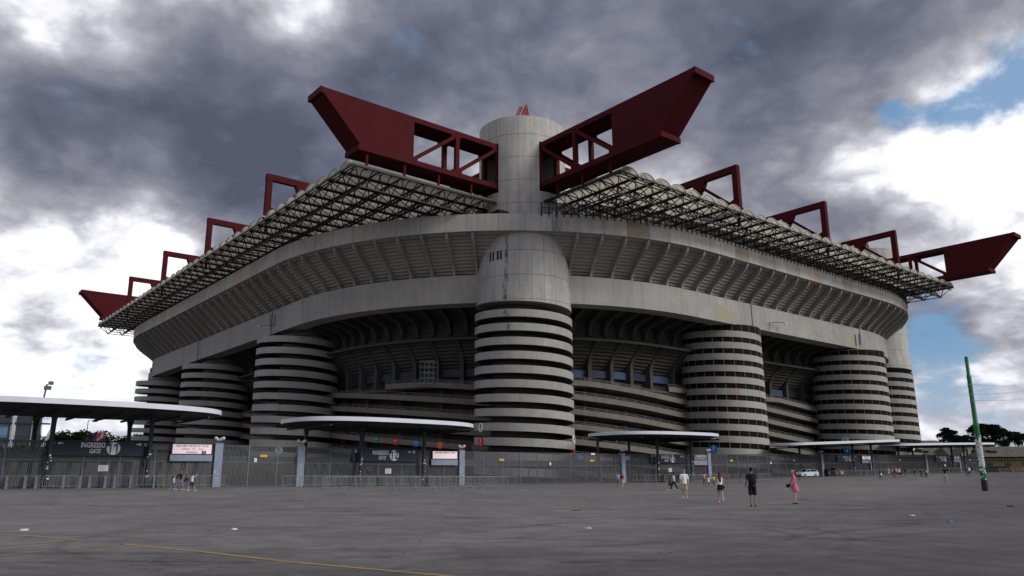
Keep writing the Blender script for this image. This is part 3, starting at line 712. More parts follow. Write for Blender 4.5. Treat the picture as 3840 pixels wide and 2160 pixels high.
for (rr, a0_, a1_, za, zb_) in ((7.98,-0.41,-0.28,31.6,42.0),(8.13,-0.44,-0.30,28.8,31.5),(8.22,-0.42,-0.22,25.85,27.0),(8.22,-0.36,-0.24,23.7,24.75)):
    p, q_ = pf8+a0_, pf8+a1_; mb = MB()
    N_ = 4
    for i in range(N_):
        a = p+(q_-p)*i/N_; b = p+(q_-p)*(i+1)/N_
        mb.face([(82.5+rr*math.cos(a),97.1+rr*math.sin(a),za),(82.5+rr*math.cos(b),97.1+rr*math.sin(b),za),(82.5+rr*math.cos(b),97.1+rr*math.sin(b),zb_),(82.5+rr*math.cos(a),97.1+rr*math.sin(a),zb_)],[(i/N_,0),((i+1)/N_,0),((i+1)/N_,1),(i/N_,1)])
    mb.build('stain', M['stain'], t8, SO)
def patchmat(name, col, lo, hi):
    m, g = newmat(name); t = g.n('ShaderNodeTexCoord'); n = g.noise(t.outputs['Object'], .9, 5, .6); su = g.n('ShaderNodeSeparateXYZ', i_0=t.outputs['UV'])
    ex = g.m('MULTIPLY', g.m('MULTIPLY', su.outputs[0], g.m('SUBTRACT', 1.0, su.outputs[0])), 8.0); ey = g.m('MULTIPLY', g.m('MULTIPLY', su.outputs[1], g.m('SUBTRACT', 1.0, su.outputs[1])), 8.0)
    a = g.m('MULTIPLY', g.ramp(g.m('ADD', n, g.m('MULTIPLY', g.m('MINIMUM', ex, ey), .25)), lo, hi), 0.6)
    b = g.n('ShaderNodeBsdfPrincipled'); b.inputs['Base Color'].default_value = (*col,1); b.inputs['Roughness'].default_value = .9
    mx = g.n('ShaderNodeMixShader', i_0=a, i_1=g.n('ShaderNodeBsdfTransparent').outputs[0], i_2=b.outputs[0]); o = g.n('ShaderNodeOutputMaterial'); g.t.links.new(mx.outputs[0], o.inputs[0]); return m
M['patch'] = patchmat('cream_render_patch', (0.40,0.37,0.27), .52, .62); M['tan'] = patchmat('tan_repair', (0.38,0.31,0.24), .2, .3)
def ring_patch(t0, t1, d, z0, z1, mat, parent=None):
    m = MB(); n = 5
    for i in range(n):
        a, b = t0+(t1-t0)*i/n, t0+(t1-t0)*(i+1)/n; p, q = per(a)(d), per(b)(d); m.face([(*p,z0),(*q,z0),(*q,z1),(*p,z1)],[(i/n,0),((i+1)/n,0),((i+1)/n,1),(i/n,1)])
    m.build('repair_patch', mat, parent or stad, SO)
def t_at(px, d):      # ring parameter under a photo pixel column, right-hand side
    u, z = fp(px, 1200, V0+d); return AL/2+(u-(U0+RC))
for x0, x1, z0, z1 in ((2685,2722,29.6,32.6),(2722,2765,29.5,31.8),(3158,3192,29.6,32.2),(3192,3220,29.5,31.2)): ring_patch(t_at(x0,5.68), t_at(x1,5.68), 5.685, z0, z1, M['patch'])
for k, (a0, zz) in enumerate(((17,0),(40,0),(57,0))): ring_patch(T_J+JL*[4,10,19,-2][k]+.05, T_J+JL*[5,11,20,-1][k]-.05, -0.012, 39.95, 42.7, M['tan'])
for (cx, cy, Rr, zf, dph, turn, w_) in ((129.4,91.4,8.0,28.15,-0.12,0,.28),(129.4,91.4,8.0,28.15,-0.16,1,.2),(129.4,91.4,8.0,28.15,.10,5,.3),(176.8,89.6,8.3,27.6,.2,3,.25)):
    pf_0 = front_ph(cx,cy); m = MB(); n = 3
    for i in range(n):
        a = pf_0+dph+w_*i/n; b = pf_0+dph+w_*(i+1)/n; za = zf-2.21*(turn+(a-pf_0)/(2*PI)); zb = zf-2.21*(turn+(b-pf_0)/(2*PI)); r_ = Rr+.012
        m.face([(cx+r_*math.cos(a),cy+r_*math.sin(a),za-1.18),(cx+r_*math.cos(b),cy+r_*math.sin(b),zb-1.18),(cx+r_*math.cos(b),cy+r_*math.sin(b),zb-.03),(cx+r_*math.cos(a),cy+r_*math.sin(a),za-.03)],[(i/n,0),((i+1)/n,0),((i+1)/n,1),(i/n,1)])
    m.build('repair_patch', M['tan'], t9 if cx < 150 else t10, SO)
# round signs on the tower parapets
tower_sign(t8,82.5,97.1,8.2,pf8-0.98,7.55+1.15,0.72,M['offwhite'],'8',M['black'],'torre')
tower_sign(t8,82.5,97.1,8.2,pf8-0.98,5.3+1.15,0.72,M['redsign'],'3',M['white'],'torre')
tower_sign(t8,82.5,97.1,8.2,pf8+1.28,7.7-0.95,0.72,M['offwhite'],'8',M['black'],'torre')
tower_sign(t8,82.5,97.1,8.2,pf8+1.28,5.5-0.95,0.72,M['redsign'],'3',M['white'],'torre')
def ph_at(cx, cy, off): return front_ph(cx, cy)+off
tower_sign(t7,65.0,147.3,8.2,ph_at(65.0,147.3,-0.30),6.0,0.72,M['offwhite'],'7',M['black'],'torre')
tower_sign(t7,65.0,147.3,8.2,ph_at(65.0,147.3,-0.30),3.5,0.8,M['redsign'],'3',M['white'],'torre')
tower_sign(t6,65.0,195.0,8.2,ph_at(65.0,195.0,-0.7),5.5,0.72,M['offwhite'],'6',M['black'],'torre')
tower_sign(t9,129.4,91.4,8.0,ph_at(129.4,91.4,-0.33),8.15,0.75,M['offwhite'],'9',M['black'],'torre')
tower_sign(t9,129.4,91.4,8.0,ph_at(129.4,91.4,-0.30),5.9,0.75,M['bluesign'],'3',M['white'],'torre')
tower_sign(t10,176.8,89.6,8.3,ph_at(176.8,89.6,-0.25),8.4,0.75,M['offwhite'],'10',M['black'],'torre')
tower_sign(t10,176.8,89.6,8.3,ph_at(176.8,89.6,-0.22),6.2,0.75,M['bluesign'],'4',M['white'])
tower_sign(t11,206.3,97.1,8.2,ph_at(206.3,97.1,0.95),7.6,0.8,M['offwhite'],'11',M['black'])
# coloured discs on the lowest old ramp
def ramp_disc(s_, k, mat, txt, tcol):
    t = t_of_s(s_); f = per(t); x, y = f(15.42); x2, y2 = f(16.42); n = Vector((x-x2, y-y2, 0)).normalized(); tx = Vector((-n.y, n.x, 0))
    z = ramp_z(s_)+2.6*k-0.48; c = Vector((x,y,z)); r = 0.62; mb = MB(); N_ = 24
    ra = [c+tx*(r*math.cos(2*PI*i/N_))+Vector((0,0,r*math.sin(2*PI*i/N_))) for i in range(N_)]
    mb.loft([[p-n*0.05 for p in ra], ra]); mb.build('round_sign', mat, stad, SO)
    lines = txt.split('\n')
    for i, l_ in enumerate(lines):
        at = c+n*0.03-Vector(SO)+Vector((0,0,0.22*((len(lines)-1)/2-i)+0.05)); text_mesh(l_, 0.27, tcol, stad, at, tx, (0,0,1), 0.75)
    at = c+n*0.03-Vector(SO)+Vector((0,0,-0.36)); text_mesh('>', 0.3, tcol, stad, at, tx, (0,0,1), 1.2)
for s_, mt, tx_, tc_ in ((-21.5,'greensign','SETTORE','white'),(-17.0,'redsign','SETTORE','white'),(-12.6,'bluesign','SETTORE','white'),(-8.0,'orangesign','SETTORE','white'),(-3.0,'maroon','SAN SIRO\nMUSEO','redsign'),(1.2,'black','SAN SIRO\nSTORE','lime')):
    ramp_disc(s_, -3, M[mt], tx_, M[tc_])
for s_, mt, tx_, tc_ in ((16.6,'bluesign','SETTORE','white'),(20.2,'orangesign','SETTORE','white'),(23.6,'maroon','SAN SIRO\nMUSEO','redsign'),(27.0,'black','SAN SIRO\nSTORE','lime')):
    ramp_disc(s_, -3, M[mt], tx_, M[tc_])
# glazed stair cage on the left gallery
cg = MB()
t_c = t_of_s(-12.0); f_ = per(t_c); bx, by = f_(15.2); ex, ey = f_(16.2); n_ = Vector((bx-ex,by-ey,0)); tx = Vector((-n_.y,n_.x,0))
for i in range(4):
    for dd_ in (0,-1.6):
        p = Vector((bx,by,17.2))+tx*(i*0.9)+n_*dd_; cg.beam(p, p+Vector((0,0,4.0)), 0.09)
for j in range(5):
    for dd_ in (0,-1.6):
        p = Vector((bx,by,17.2+j*1.0))+n_*dd_; cg.beam(p, p+tx*2.7, 0.09)
    for i in (0,3):
        p = Vector((bx,by,17.2+j*1.0))+tx*(i*0.9); cg.beam(p, p-n_*1.6, 0.09)
cg.build('lift_cage', M['rail'], stad, SO)
# ------------------------------------------------------------------ red girders
GZ0, GZ1, GW = 48.0, 56.0, 4.2
def girder(axis, c0, lo, hi, towers, nose=True):
    """axis 'u' or 'v' : girder runs along it at cross position c0, tips at lo and hi"""
    def P3(a, b, z): return (a, b, z) if axis == 'u' else (b, a, z)
    h = GW/2; A, B = lo+15.4, (hi-15.4 if nose else hi)
    ch = MB()
    for z in (GZ0+0.42, GZ1-0.42):
        for sd_ in (-1,1): ch.beam(P3(A,c0+sd_*(h-0.3),z), P3(B,c0+sd_*(h-0.3),z), 0.6, 0.85)
        k = A+1.0
        while k < B: ch.beam(P3(k,c0-h+.3,z), P3(k,c0+h-.3,z), 0.22, 0.4); k += 1.9
        for off in (-0.75,0.75): ch.beam(P3(A,c0+off,z+0.12), P3(B,c0+off,z+0.12), 0.18, 0.25)
        ch.beam(P3(A,c0,z-0.25 if z > 52 else z-0.28), P3(B,c0,z-0.25 if z > 52 else z-0.28), 3.0, 0.04)
    root = ch.build('main_girder', M['red'], stad, SO)
    for tip, sg in (((lo,1),(hi,-1)) if nose else ((lo,1),)):
        body = MB(); top, bot, pl = tip, tip+sg*6.4, tip+sg*15.5
        poly = [(top,GZ1),(top+sg*0.15,GZ1-0.9),(bot,GZ0+0.75),(bot,GZ0),(pl,GZ0),(pl,GZ1)]
        n = len(poly); vs = [P3(a,c0-h,z) for a,z in poly]+[P3(a,c0+h,z) for a,z in poly]
        body.raw(vs, [tuple(range(n))[::-1], tuple(range(n,2*n))]+[(i,(i+1)%n,n+(i+1)%n,n+i) for i in range(n)])
        body.beam(P3(top-sg*0.12,c0-h-.05,GZ1-0.45), P3(top-sg*0.12,c0+h+.05,GZ1-0.45), 0.5, 0.95)
        body.beam(P3(bot-sg*0.12,c0-h-.05,GZ0+0.36), P3(bot-sg*0.12,c0+h+.05,GZ0+0.36), 0.5, 0.80)
        body.build('nose_plate', M['red'], root, SO)
    tl, th_ = towers
    for (a, b, np_) in ((A, tl-7.0, 2), (tl+7.0, th_-7.0, max(2, int(round((th_-tl-14)/8.5)))), (th_+7.0, B, 2))[:3 if nose else 2]:
        web = MB()
        for i in range(np_+1):
            x = a+(b-a)*i/np_
            if (i == 0 and a == A) or (i == np_ and b == B): continue
            for sd_ in (-1,1):
                web.beam(P3(x,c0+sd_*(h-0.3),GZ0+.4), P3(x,c0+sd_*(h-0.3),GZ1-.4), 0.62, 0.72)
        for i in range(np_):
            x0 = a+(b-a)*i/np_; x1 = a+(b-a)*(i+1)/np_
            up = True
            if b <= tl: s0_, s1_ = (x0, GZ0+.9), (x1-.3, GZ1-.9)
            elif a >= th_: s0_, s1_ = (x0+.3, GZ1-.9), (x1, GZ0+.9)
            else: s0_, s1_ = ((x0, GZ1-.9), (x1, GZ0+.9)) if i < np_/2 else ((x0, GZ0+.9), (x1, GZ1-.9))
            for sd_ in (-1,1):
                web.beam(P3(s0_[0],c0+sd_*(h-0.3),s0_[1]), P3(s1_[0],c0+sd_*(h-0.3),s1_[1]), 0.5, 0.55)
                for q, zz in (s0_, s1_):      # gusset plates
                    sgn = 1 if zz < 52 else -1
                    web.beam(P3(q-0.9,c0+sd_*(h-0.3),zz-sgn*0.0), P3(q+0.9,c0+sd_*(h-0.3),zz), 0.56, 0.7)
        web.build('web_member', M['red'], root, SO)
    return root
gA = girder('u', 97.1, 43.2, 213.5, (82.5,206.0), False)
gB = girder('v', 82.5, 58.0, 296.5, (97.1,257.0))
gA2 = girder('u', 257.0, 43.2, 213.5, (82.5,206.0), False)
gB2 = girder('v', 201.8, 58.0, 296.5, (97.1,257.0))
def cross_frame(axis, c0, tip, inner, knee):
    def P3(a, b, z): return (a, b, z) if axis == 'u' else (b, a, z)
    m = MB(); w = 0.95
    m.beam(P3(tip-0.55,c0,54.35), P3(inner,c0,54.35), w, 1.15)
    m.beam(P3(tip,c0,46.6), P3(tip,c0,53.8), 1.1, w)
    m.beam(P3(tip-0.7,c0,46.75), P3(tip+0.75,c0,46.75), w+.15, 0.3)
    fr = m.build('cross_frame', M['red'], stad, SO)
    k = MB(); k.beam(P3(knee,c0,46.2), P3(knee,c0,54.0), 0.9, 0.9)
    x = knee+7.5
    while x < inner: k.beam(P3(x,c0,46.2), P3(x,c0,54.0), 0.8, 0.9); x += 7.5
    k.build('frame_post', M['red'], fr, SO)
    d = MB(); d.beam(P3(tip+1.4,c0,47.9), P3(knee-0.2,c0,53.2), 0.5, 0.5)
    x = knee
    while x+7.5 < inner: d.beam(P3(x,c0,47.0), P3(x+7.5,c0,53.6), 0.5, 0.5); x += 7.5
    d.build('diagonal_brace', M['red'], fr, SO)
    g1 = MB()
    g1.prism([(0,0),(2.2,0.0),(2.2,1.0),(0,1.9)] if True else [], 'y', -0.5, 0.5)
    vs = g1.v; g1.v = [P3(tip+a, c0+b, 46.9+z) for a, b, z in vs]
    g2 = MB(); g2.prism([(-1.6,0.2),(1.1,0.2),(1.1,-1.7),(-0.6,-1.7),(-1.0,-1.2)], 'y', -0.55, 0.55); g2.v = [P3(knee+a, c0+b, 53.9+z) for a, b, z in g2.v]
    g1.build('gusset', M['red'], fr, SO); g2.build('gusset', M['red'], fr, SO)
    hg = MB(); hg.beam(P3(tip,c0,43.6), P3(tip,c0,46.7), 0.4, 0.4); hg.build('hanger', M['red'], fr, SO)
for v_ in (129.5,161.3,193.0,225.0): cross_frame('u', v_, 49.5, 80.6, 56.0)
for u_ in (112.5,142.5,173.0): cross_frame('v', u_, 73.6, 95.2, 81.5)
# ------------------------------------------------------------------ roof
RZ = 45.6; RB = 43.2
def roof(axis, along0, along1, edge, inner, nb, inner_fn=None):
    """barrel vaults whose axes run inwards from the outer edge"""
    def P3(a, e, z): return (e, a, z) if axis == 'left' else (a, e, z)   # a along the facade, e inward
    w = (along1-along0)/nb
    rt = MB()
    for k in range(nb+1):
        a = along0+k*w; e1 = inner_fn(a) if inner_fn else inner
        rt.beam(P3(a,edge-0.6,RZ-0.1), P3(a,e1,RZ-0.1), 0.36, 0.34)
    root = rt.build('roof', M['truss'], stad, SO)
    for k in range(nb):
        a0 = along0+k*w; a1 = a0+w; e1 = min(inner_fn(a0), inner_fn(a1)) if inner_fn else inner
        m = MB(); rt_ = 0; ns = 12; ne = max(2, int((e1-edge)/4)); rise = 0.95
        def arc(i, off=0.0):
            th = PI*i/ns; return (a0+w/2-(w/2-0.12+off)*math.cos(th), RZ+(rise+off)*math.sin(th))
        vs = []
        for j in range(ne+1):
            e = edge-0.5+(e1-edge+0.5)*j/ne
            for i in range(ns+1): aa, zz = arc(i); vs.append(P3(aa,e,zz))
        fs = [(j*(ns+1)+i, j*(ns+1)+i+1, (j+1)*(ns+1)+i+1, (j+1)*(ns+1)+i) for j in range(ne) for i in range(ns)]
        m.raw(vs, fs); o = m.build('vault', M['vault'], root, SO, True)
        # front rim
        rm = MB()
        for i in range(ns):
            p, q = arc(i, 0.04), arc(i+1, 0.04); rm.beam(P3(p[0],edge-0.55,p[1]), P3(q[0],edge-0.55,q[1]), 0.10, 0.09)
        rm.build('vault_rim', M['cream'], o, SO)
        ar = MB(); e = edge+1.2
        while e < e1:
            for i in range(ns):
                p, q = arc(i, -0.10), arc(i+1, -0.10); ar.beam(P3(p[0],e,p[1]), P3(q[0],e,q[1]), 0.11, 0.13)
            e += 1.6
        ar.beam(P3(a0+w/2,edge+1.2,RZ+rise-.12), P3(a0+w/2,e-1.6,RZ+rise-.12), .07, .09)
        ar.build('arch_rib', M['truss'], o, SO)
    # space frame below
    sf = MB()
    sf.beam(P3(along0,edge-0.45,RZ-0.1), P3(along1,edge-0.45,RZ-0.1), 0.2, 0.26)
    sf.beam(P3(along0,edge,RZ-0.75), P3(along1,edge,RZ-0.75), 0.16, 0.16)
    ea = []
    e = edge
    while e < inner+0.1: ea.append(e); e += 3.9
    for k in range(nb+1):
        a = along0+k*w; e1 = inner_fn(a) if inner_fn else inner
        if k < nb: sf.beam(P3(a+w/2,edge+1.95,RB), P3(a+w/2,min(e1,inner),RB), 0.15, 0.17)
    for j, e in enumerate(ea):
        amax = along1; 
        sf.beam(P3(along0,e,RZ-0.25), P3(along1,e,RZ-0.25), 0.13, 0.16)
        if j < len(ea)-1: sf.beam(P3(along0+w/2,e+1.95,RB), P3(along1-w/2,e+1.95,RB), 0.2, 0.22)
    for k in range(nb):
        for j in range(len(ea)-1):
            a = along0+(k+.5)*w; e = ea[j]+1.95
            if inner_fn and e > inner_fn(a): continue
            for da in (-w/2,w/2):
                for de in (-1.95,1.95): sf.beam(P3(a,e,RB), P3(a+da,e+de,RZ-0.25), 0.14, 0.14)
            sf.box(*[min(p) for p in zip(P3(a-.18,e-.18,RB-.16),P3(a+.18,e+.18,RB+.16))], *[max(p) for p in zip(P3(a-.18,e-.18,RB-.16),P3(a+.18,e+.18,RB+.16))])
    # hanging edge lattice
    for k in range(nb):
        a = along0+k*w
        sf.beam(P3(a,edge,RZ-.2), P3(a+w/2,edge+1.95,RB), 0.12); sf.beam(P3(a,edge,RZ-.2), P3(a+w/2,edge,RZ+.8), 0.06); sf.beam(P3(a+w,edge,RZ-.2), P3(a+w/2,edge,RZ+.8), 0.06)
    sf.build('space_frame', M['truss'], root, SO)
    return root
# the left strip ends in a diagonal against the corner tower
rl_ = roof('left', 95.2, 95.2+4.0*40, 49.0, 76.4, 40)
rr_ = roof('right', 81.0, 81.0+3.84*31, 73.0, 92.5, 31)
# dark deck edge and service boxes next to the corner tower
MB().box(74.0,93.0,42.9,78.2,110,43.6).build('service_deck', M['truss'], stad, SO)
# hangers between girder A and the roof
for u_ in (51.0,57.5,63.8,70.2): MB().beam((u_,95.6,45.3),(u_,95.6,48.1),0.32,0.32).build('hanger', M['red'], stad, SO)
for v_ in (74.6,80.6,86.4): MB().beam((81.0,v_,45.3),(81.0,v_,48.1),0.32,0.32).build('hanger', M['red'], stad, SO)
# ring guard fence on the right-hand parapet
gf = MB(); tt = T_J+2.6; n_ = 0
s0_ = tt
posts = []
while tt < 150:
    posts.append(tt); tt += 1.25
for i, t in enumerate(posts):
    f = per(t); x, y = f(-0.06); 
    gf.box(x-.08,y-.08,42.35,x+.08,y+.08,44.75)
    if i+1 < len(posts):
        f2 = per(posts[i+1]); x2, y2 = f2(-0.06)
        for z in (42.95,43.85,44.7): gf.beam((x,y,z),(x2,y2,z),0.07,0.07)
        gf.beam(((x+x2)/2,(y+y2)/2,42.95),((x+x2)/2,(y+y2)/2,44.7),0.05,0.05)
gf.build('guard_fence', simple('rusty_fence', (0.05,0.035,0.03), 0.7), stad, SO)
def meshmat():
    m, g = newmat('wire_mesh'); b = g.n('ShaderNodeBsdfPrincipled'); b.inputs['Base Color'].default_value = (0.15,0.15,0.155,1); b.inputs['Roughness'].default_value = 0.7
    tr = g.n('ShaderNodeBsdfTransparent'); mx = g.n('ShaderNodeMixShader', i_0=0.62, i_1=tr.outputs[0], i_2=b.outputs[0])
    o = g.n('ShaderNodeOutputMaterial'); g.t.links.new(mx.outputs[0], o.inputs[0]); return m
sp(MB().sweep([(0.02,42.85),(0.02,44.7)], frames(s0_, 148.9, 1.25), False), 'guard_mesh', meshmat())
# phone antennas on parapet and girder
def antenna(u, v, zlo, zhi, n, label):
    t = uvthing('phone_antenna', label, 'antenna', u, v, zlo, 'phone antennas on the stadium')
    org = (u, v, zlo)
    dirn = Vector((-u,-v,0)).normalized(); tx = Vector((-dirn.y, dirn.x, 0))
    for i in range(n):
        c = Vector((u,v,0))+tx*(i-(n-1)/2)*0.9+dirn*0.35; m = MB()
        rings = []
        for z in (zlo+0.2, zlo+0.3, zhi-0.1, zhi):
            sc_ = 0.85 if z in (zlo+0.2, zhi) else 1
            rings.append([(c.x+tx.x*a*sc_+dirn.x*b*sc_, c.y+tx.y*a*sc_+dirn.y*b*sc_, z) for a,b in ((-.2,-.08),(.2,-.08),(.2,.1),(-.2,.1))])
        m.loft(rings); m.build('panel', M['rail'], t, org)
        p = MB(); p.tube([(c.x-dirn.x*.2,c.y-dirn.y*.2,zlo),(c.x-dirn.x*.2,c.y-dirn.y*.2,zhi+.2)],0.05,6); p.beam((c.x-dirn.x*.45,c.y-dirn.y*.45,zlo+.6),(c.x,c.y,zlo+.6),.08); p.beam((c.x-dirn.x*.45,c.y-dirn.y*.45,zhi-.6),(c.x,c.y,zhi-.6),.08)
        p.build('mount', M['mull'], t, org)
x_, y_ = per(13.6)(-0.25); antenna(x_, y_, 39.9, 43.0, 2, 'pale phone antennas clamped on the parapet beside the middle tower')
x_, y_ = per(-AL/2-11.5)(5.4); antenna(x_, y_, 30.6, 33.0, 2, 'pair of white phone antennas above the open spiral ramp tower left of the middle')
x_, y_ = per(AL/2+61)(5.4); antenna(x_, y_, 29.8, 32.4, 2, 'pair of white phone antennas above the second glazed tower on the right')
# bracket lamps
def bracket_lamp(u, v, z, dv, L, label):
    t = uvthing('bracket_lamp', label, 'lamp', u, v, z, 'lamps on long arms'); o_ = (u,v,z)
    MB().tube([(u,v,z-1.6),(u,v,z),(u+dv[0]*L,v+dv[1]*L,z+0.35)],0.07,6).build('arm', M['mull'], t, o_)
    MB().ellipsoid((u+dv[0]*L,v+dv[1]*L,z+0.1),(.25,.25,.3)).build('lamp_head', M['offwhite'], t, o_)
bracket_lamp(60.4,146.5,30.6,(-0.62,0.78),4.6,'lamp on a long arm beside the open spiral ramp tower left of the middle')
bracket_lamp(136.5,84.3,30.9,(0.8,-0.25),4.8,'lamp on a long arm on top of the nearest glazed tower')
# thin down pipes from the ribs on the girder
for t_, z0_ in ((-AL/2-12.6,30.4),(AL/2+19.5,29.9),(AL/2+63,29.3),(-AL/2-58,29.3)):
    x, y = per(t_)(5.62); MB().tube([(x,y,29.2),(x,y,34.2)],0.07,6).build('down_pipe', M['mull'], stad, SO)
# ================================================================== the square in front
FV = 80.0
def on_board(mb, u0, z0, u1, z1, v, th=0.08):
    mb.box(u0, v-th, z0, u1, v, z1); return mb
fence = uvthing('perimeter_fence', 'tall grey steel bar fence running along the front of the stadium', 'fence', 100, FV)
FO = (100, FV, 0)
FS = [8.7-33+3.05*i for i in range(81)]
for i in range(80):
    ua, ub = FS[i], FS[i+1]; ga, gb = ghuv(ua, FV), ghuv(ub, FV)
    if ua > 221: break
    mb = MB(); n = 23 if ua < 110 else 18
    for k in range(n):
        u = ua+(ub-ua)*(k+0.5)/n; z = ga+(gb-ga)*(k+0.5)/n
        mb.box(u-.026, FV-.03, z+.06, u+.026, FV+.012, z+2.40); mb.box(u-.026, FV-.03, z+2.5, u+.026, FV+.012, z+4.12)
    for h_, w_ in ((0.12,.07),(2.45,.10),(4.10,.06)):
        mb.beam((ua,FV+.02,ga+h_),(ub,FV+.02,gb+h_),0.05,w_)
    p = mb.build('fence_panel', M['fence'], fence, FO)
    q = MB(); q.box(ub-.05,FV-.05,gb,ub+.05,FV+.09,gb+4.14)
    q.beam((ua+(ub-ua)/2,FV+.06,ga),(ua+(ub-ua)/2,FV+.06,ga+2.5),.06,.06); q.build('frame', M['fenced'], p, FO)
    st = MB(); st.beam((ua,FV+.12,ga+2.78),(ub,FV+.12,gb+2.78),.02,.62); st.build('steel_strip', M['fenced'], p, FO)
# painted pillars
PL = [27.4,36.2,57.5,87.0,107.8,143.6,163.2,189.8,208.6]
for i, u in enumerate(PL):
    g0 = ghuv(u, FV); mb = MB(); mb.box(u-.4,FV-.32,g0,u+.4,FV+.3,g0+4.22); mb.box(u-.43,FV-.35,g0+4.22,u+.43,FV+.33,g0+4.28)
    pl = mb.build('pillar', M['pillar'], fence, FO)
    st = MB()
    for k in range(5): 
        a = random.uniform(-.3,.25); b = random.uniform(.6,2.3); st.box(u+a,FV-.327,g0+b,u+a+.07,FV-.322,g0+b+.09)
    st.build('sticker', M['offwhite'], pl, FO)
    # cameras on top
    if i in (0,1,2,3,4,5,6):
        c = uvthing('security_camera', 'pair of white cameras on the %s fence pillar from the left' % ORD[i], 'camera', u, FV, g0+4.28, 'cameras on the fence pillars'); oc = (u,FV,g0+4.28)
        MB().tube([(u,FV,g0+4.25),(u,FV,g0+4.6)],0.05,6).build('stem', M['mull'], c, oc)
        for sg in (-1,1):
            m_ = MB(); m_.tube([(u+sg*.12,FV,g0+4.62),(u+sg*.38,FV-.25,g0+4.78),(u+sg*.46,FV-.33,g0+4.80)],[.14,.16,.12],8); m_.build('camera_housing', M['offwhite'], c, oc)
# gate boards
def board_uv(x0, yt, x1, yb):
    u0, za = fp(x0, yt, FV-.2); u1, zb = fp(x1, yb, FV-.2); return u0, u1
def gate_board(x0, x1, ym0, ym1, num, left, right, tipx, words_x=0.5, dark=False, which=''):
    xm = (x0+x1)/2; u0 = fp(x0,(ym0+ym1)/2,FV-.2)[0]; u1 = fp(x1,(ym0+ym1)/2,FV-.2)[0]
    z1 = fp(xm,ym0,FV-.2)[1]; z0 = fp(xm,ym1,FV-.2)[1]; um = (u0+u1)/2; v_ = FV-.2
    t = uvthing('gate_sign', which, 'gate sign', um, v_, z0, 'navy gate boards on the fence'); o_ = (um,v_,z0)
    on_board(MB(),u0,z0,u1,z1,v_).build('board', M['navy'], t, o_)
    h = z1-z0; yy = -0.09; W = u1-u0; k = W/10.4
    a0 = fp(tipx,(ym0+ym1)/2,FV-.2)[0]-um if tipx else 0.55*k   # centre of the numbered disc
    r = h*0.43; mb = MB(); N_ = 32
    ra = [(um+a0+r*math.cos(2*PI*i/N_), v_-.095, z0+h/2+r*math.sin(2*PI*i/N_)) for i in range(N_)]
    rb2 = [(x, v_-.079, z) for x,_,z in ra]; mb.loft([rb2, ra]); mb.build('number_disc', M['white'], t, o_)
    X, Z = (1,0,0), (0,0,1)
    number_mesh(num, h*0.90, M['navy'], t, (a0,-.105,h*0.5), X, Z, 0.78)
    text_mesh('INGRESSO', h*0.47, M['white'], t, (a0-r-.12,yy,h*0.69), X, Z, 0.70, align='RIGHT', bold=0.018)
    text_mesh('GATE', h*0.40, M['white'], t, (a0-r-.5,yy,h*0.29), X, Z, 0.70, 0.25, align='RIGHT', bold=0.008)
    for sg, txt in ((-1,left),(1,right)):
        cx_ = sg*(W/2-0.42); r2 = h*0.125; m2 = MB(); ra = [(um+cx_+r2*math.cos(2*PI*i/20), v_-.09, z0+h*.80+r2*math.sin(2*PI*i/20)) for i in range(20)]
        m2.loft([[(x,v_-.079,z) for x,_,z in ra], ra]); m2.build('number_disc', M['white'], t, o_)
        number_mesh(txt, r2*1.7, M['navy'], t, (cx_,-.10,h*.80), X, Z, 0.80)
        ar = MB(); cx2 = um+cx_-sg*0.62; zz = z0+h*.80
        pts = [(0,0.0),(sg*-.0,0)]
        tip = cx2+sg*0.24
        poly = [(tip,zz),(tip-sg*.17,zz+.13),(tip-sg*.17,zz+.045),(tip-sg*.46,zz+.045),(tip-sg*.46,zz-.045),(tip-sg*.17,zz-.045),(tip-sg*.17,zz-.13)]
        ar.prism(poly,'y',v_-.088,v_-.079); ar.build('arrow', M['white'], t, o_)
    return t
gate_board(174,563,1653,1709,'11','10','12',425,which='navy board reading INGRESSO GATE 11 under the large left canopy')
gate_board(1321,1562,1684,1731,'12','11','13',1477,which='navy board reading INGRESSO GATE 12 left of the middle tower')
gate_board(2438,2568,1704,1737,'13','12','14',2521,which='navy board reading INGRESSO GATE 13 under the third canopy')
gate_board(3139,3212,1706.5,1733,'14','13','15',3186,which='dim navy board reading INGRESSO GATE 14 behind the parked cars')
gate_board(3508,3562,1708,1733,'15','14','16',3543,which='dim navy board reading INGRESSO GATE 15 near the green mast')
def led_board(x0, x1, y0, y1, yp, lines, label, face, frame='black', panel=True):
    xm = (x0+x1)/2; v_ = FV-.25; u0 = fp(x0,y0,v_)[0]; u1 = fp(x1,y0,v_)[0]; z1 = fp(xm,y0,v_)[1]; z0 = fp(xm,y1,v_)[1]; zp = fp(xm,yp,v_)[1]; um = (u0+u1)/2
    t = uvthing('information_screen', label, 'screen', um, v_, z0, 'information screens on the fence'); o_ = (um,v_,z0)
    on_board(MB(),u0,z0,u1,z1,v_,.16).build('screen_frame', M[frame], t, o_)
    h = z1-z0; w = u1-u0
    m = MB(); m.box(u0+.09*1.2,v_-.175,z0+.08,u1-.1,v_-.161,z1-.08); m.build('screen', face, t, o_)
    if panel: on_board(MB(),u0-.05,zp,u1+.05,z0-.02,v_,.12).build('lower_panel', M['pillar'], t, o_)
    for (txt, fz, size, mat, sx) in lines:
        text_mesh(txt, h*size*1.12, mat, t, (0,-.185,h*fz), (1,0,0), (0,0,1), .92*sx*(w/4.2)/(h/1.05))
    return t
L1 = [('SAN SIRO MUSEO & TOUR',.77,.25,M['black'],1.05),('ORARIO  9:30 - 18:00',.49,.22,M['ledred'],1.0),('INGRESSO',.20,.22,M['black'],1.05)]
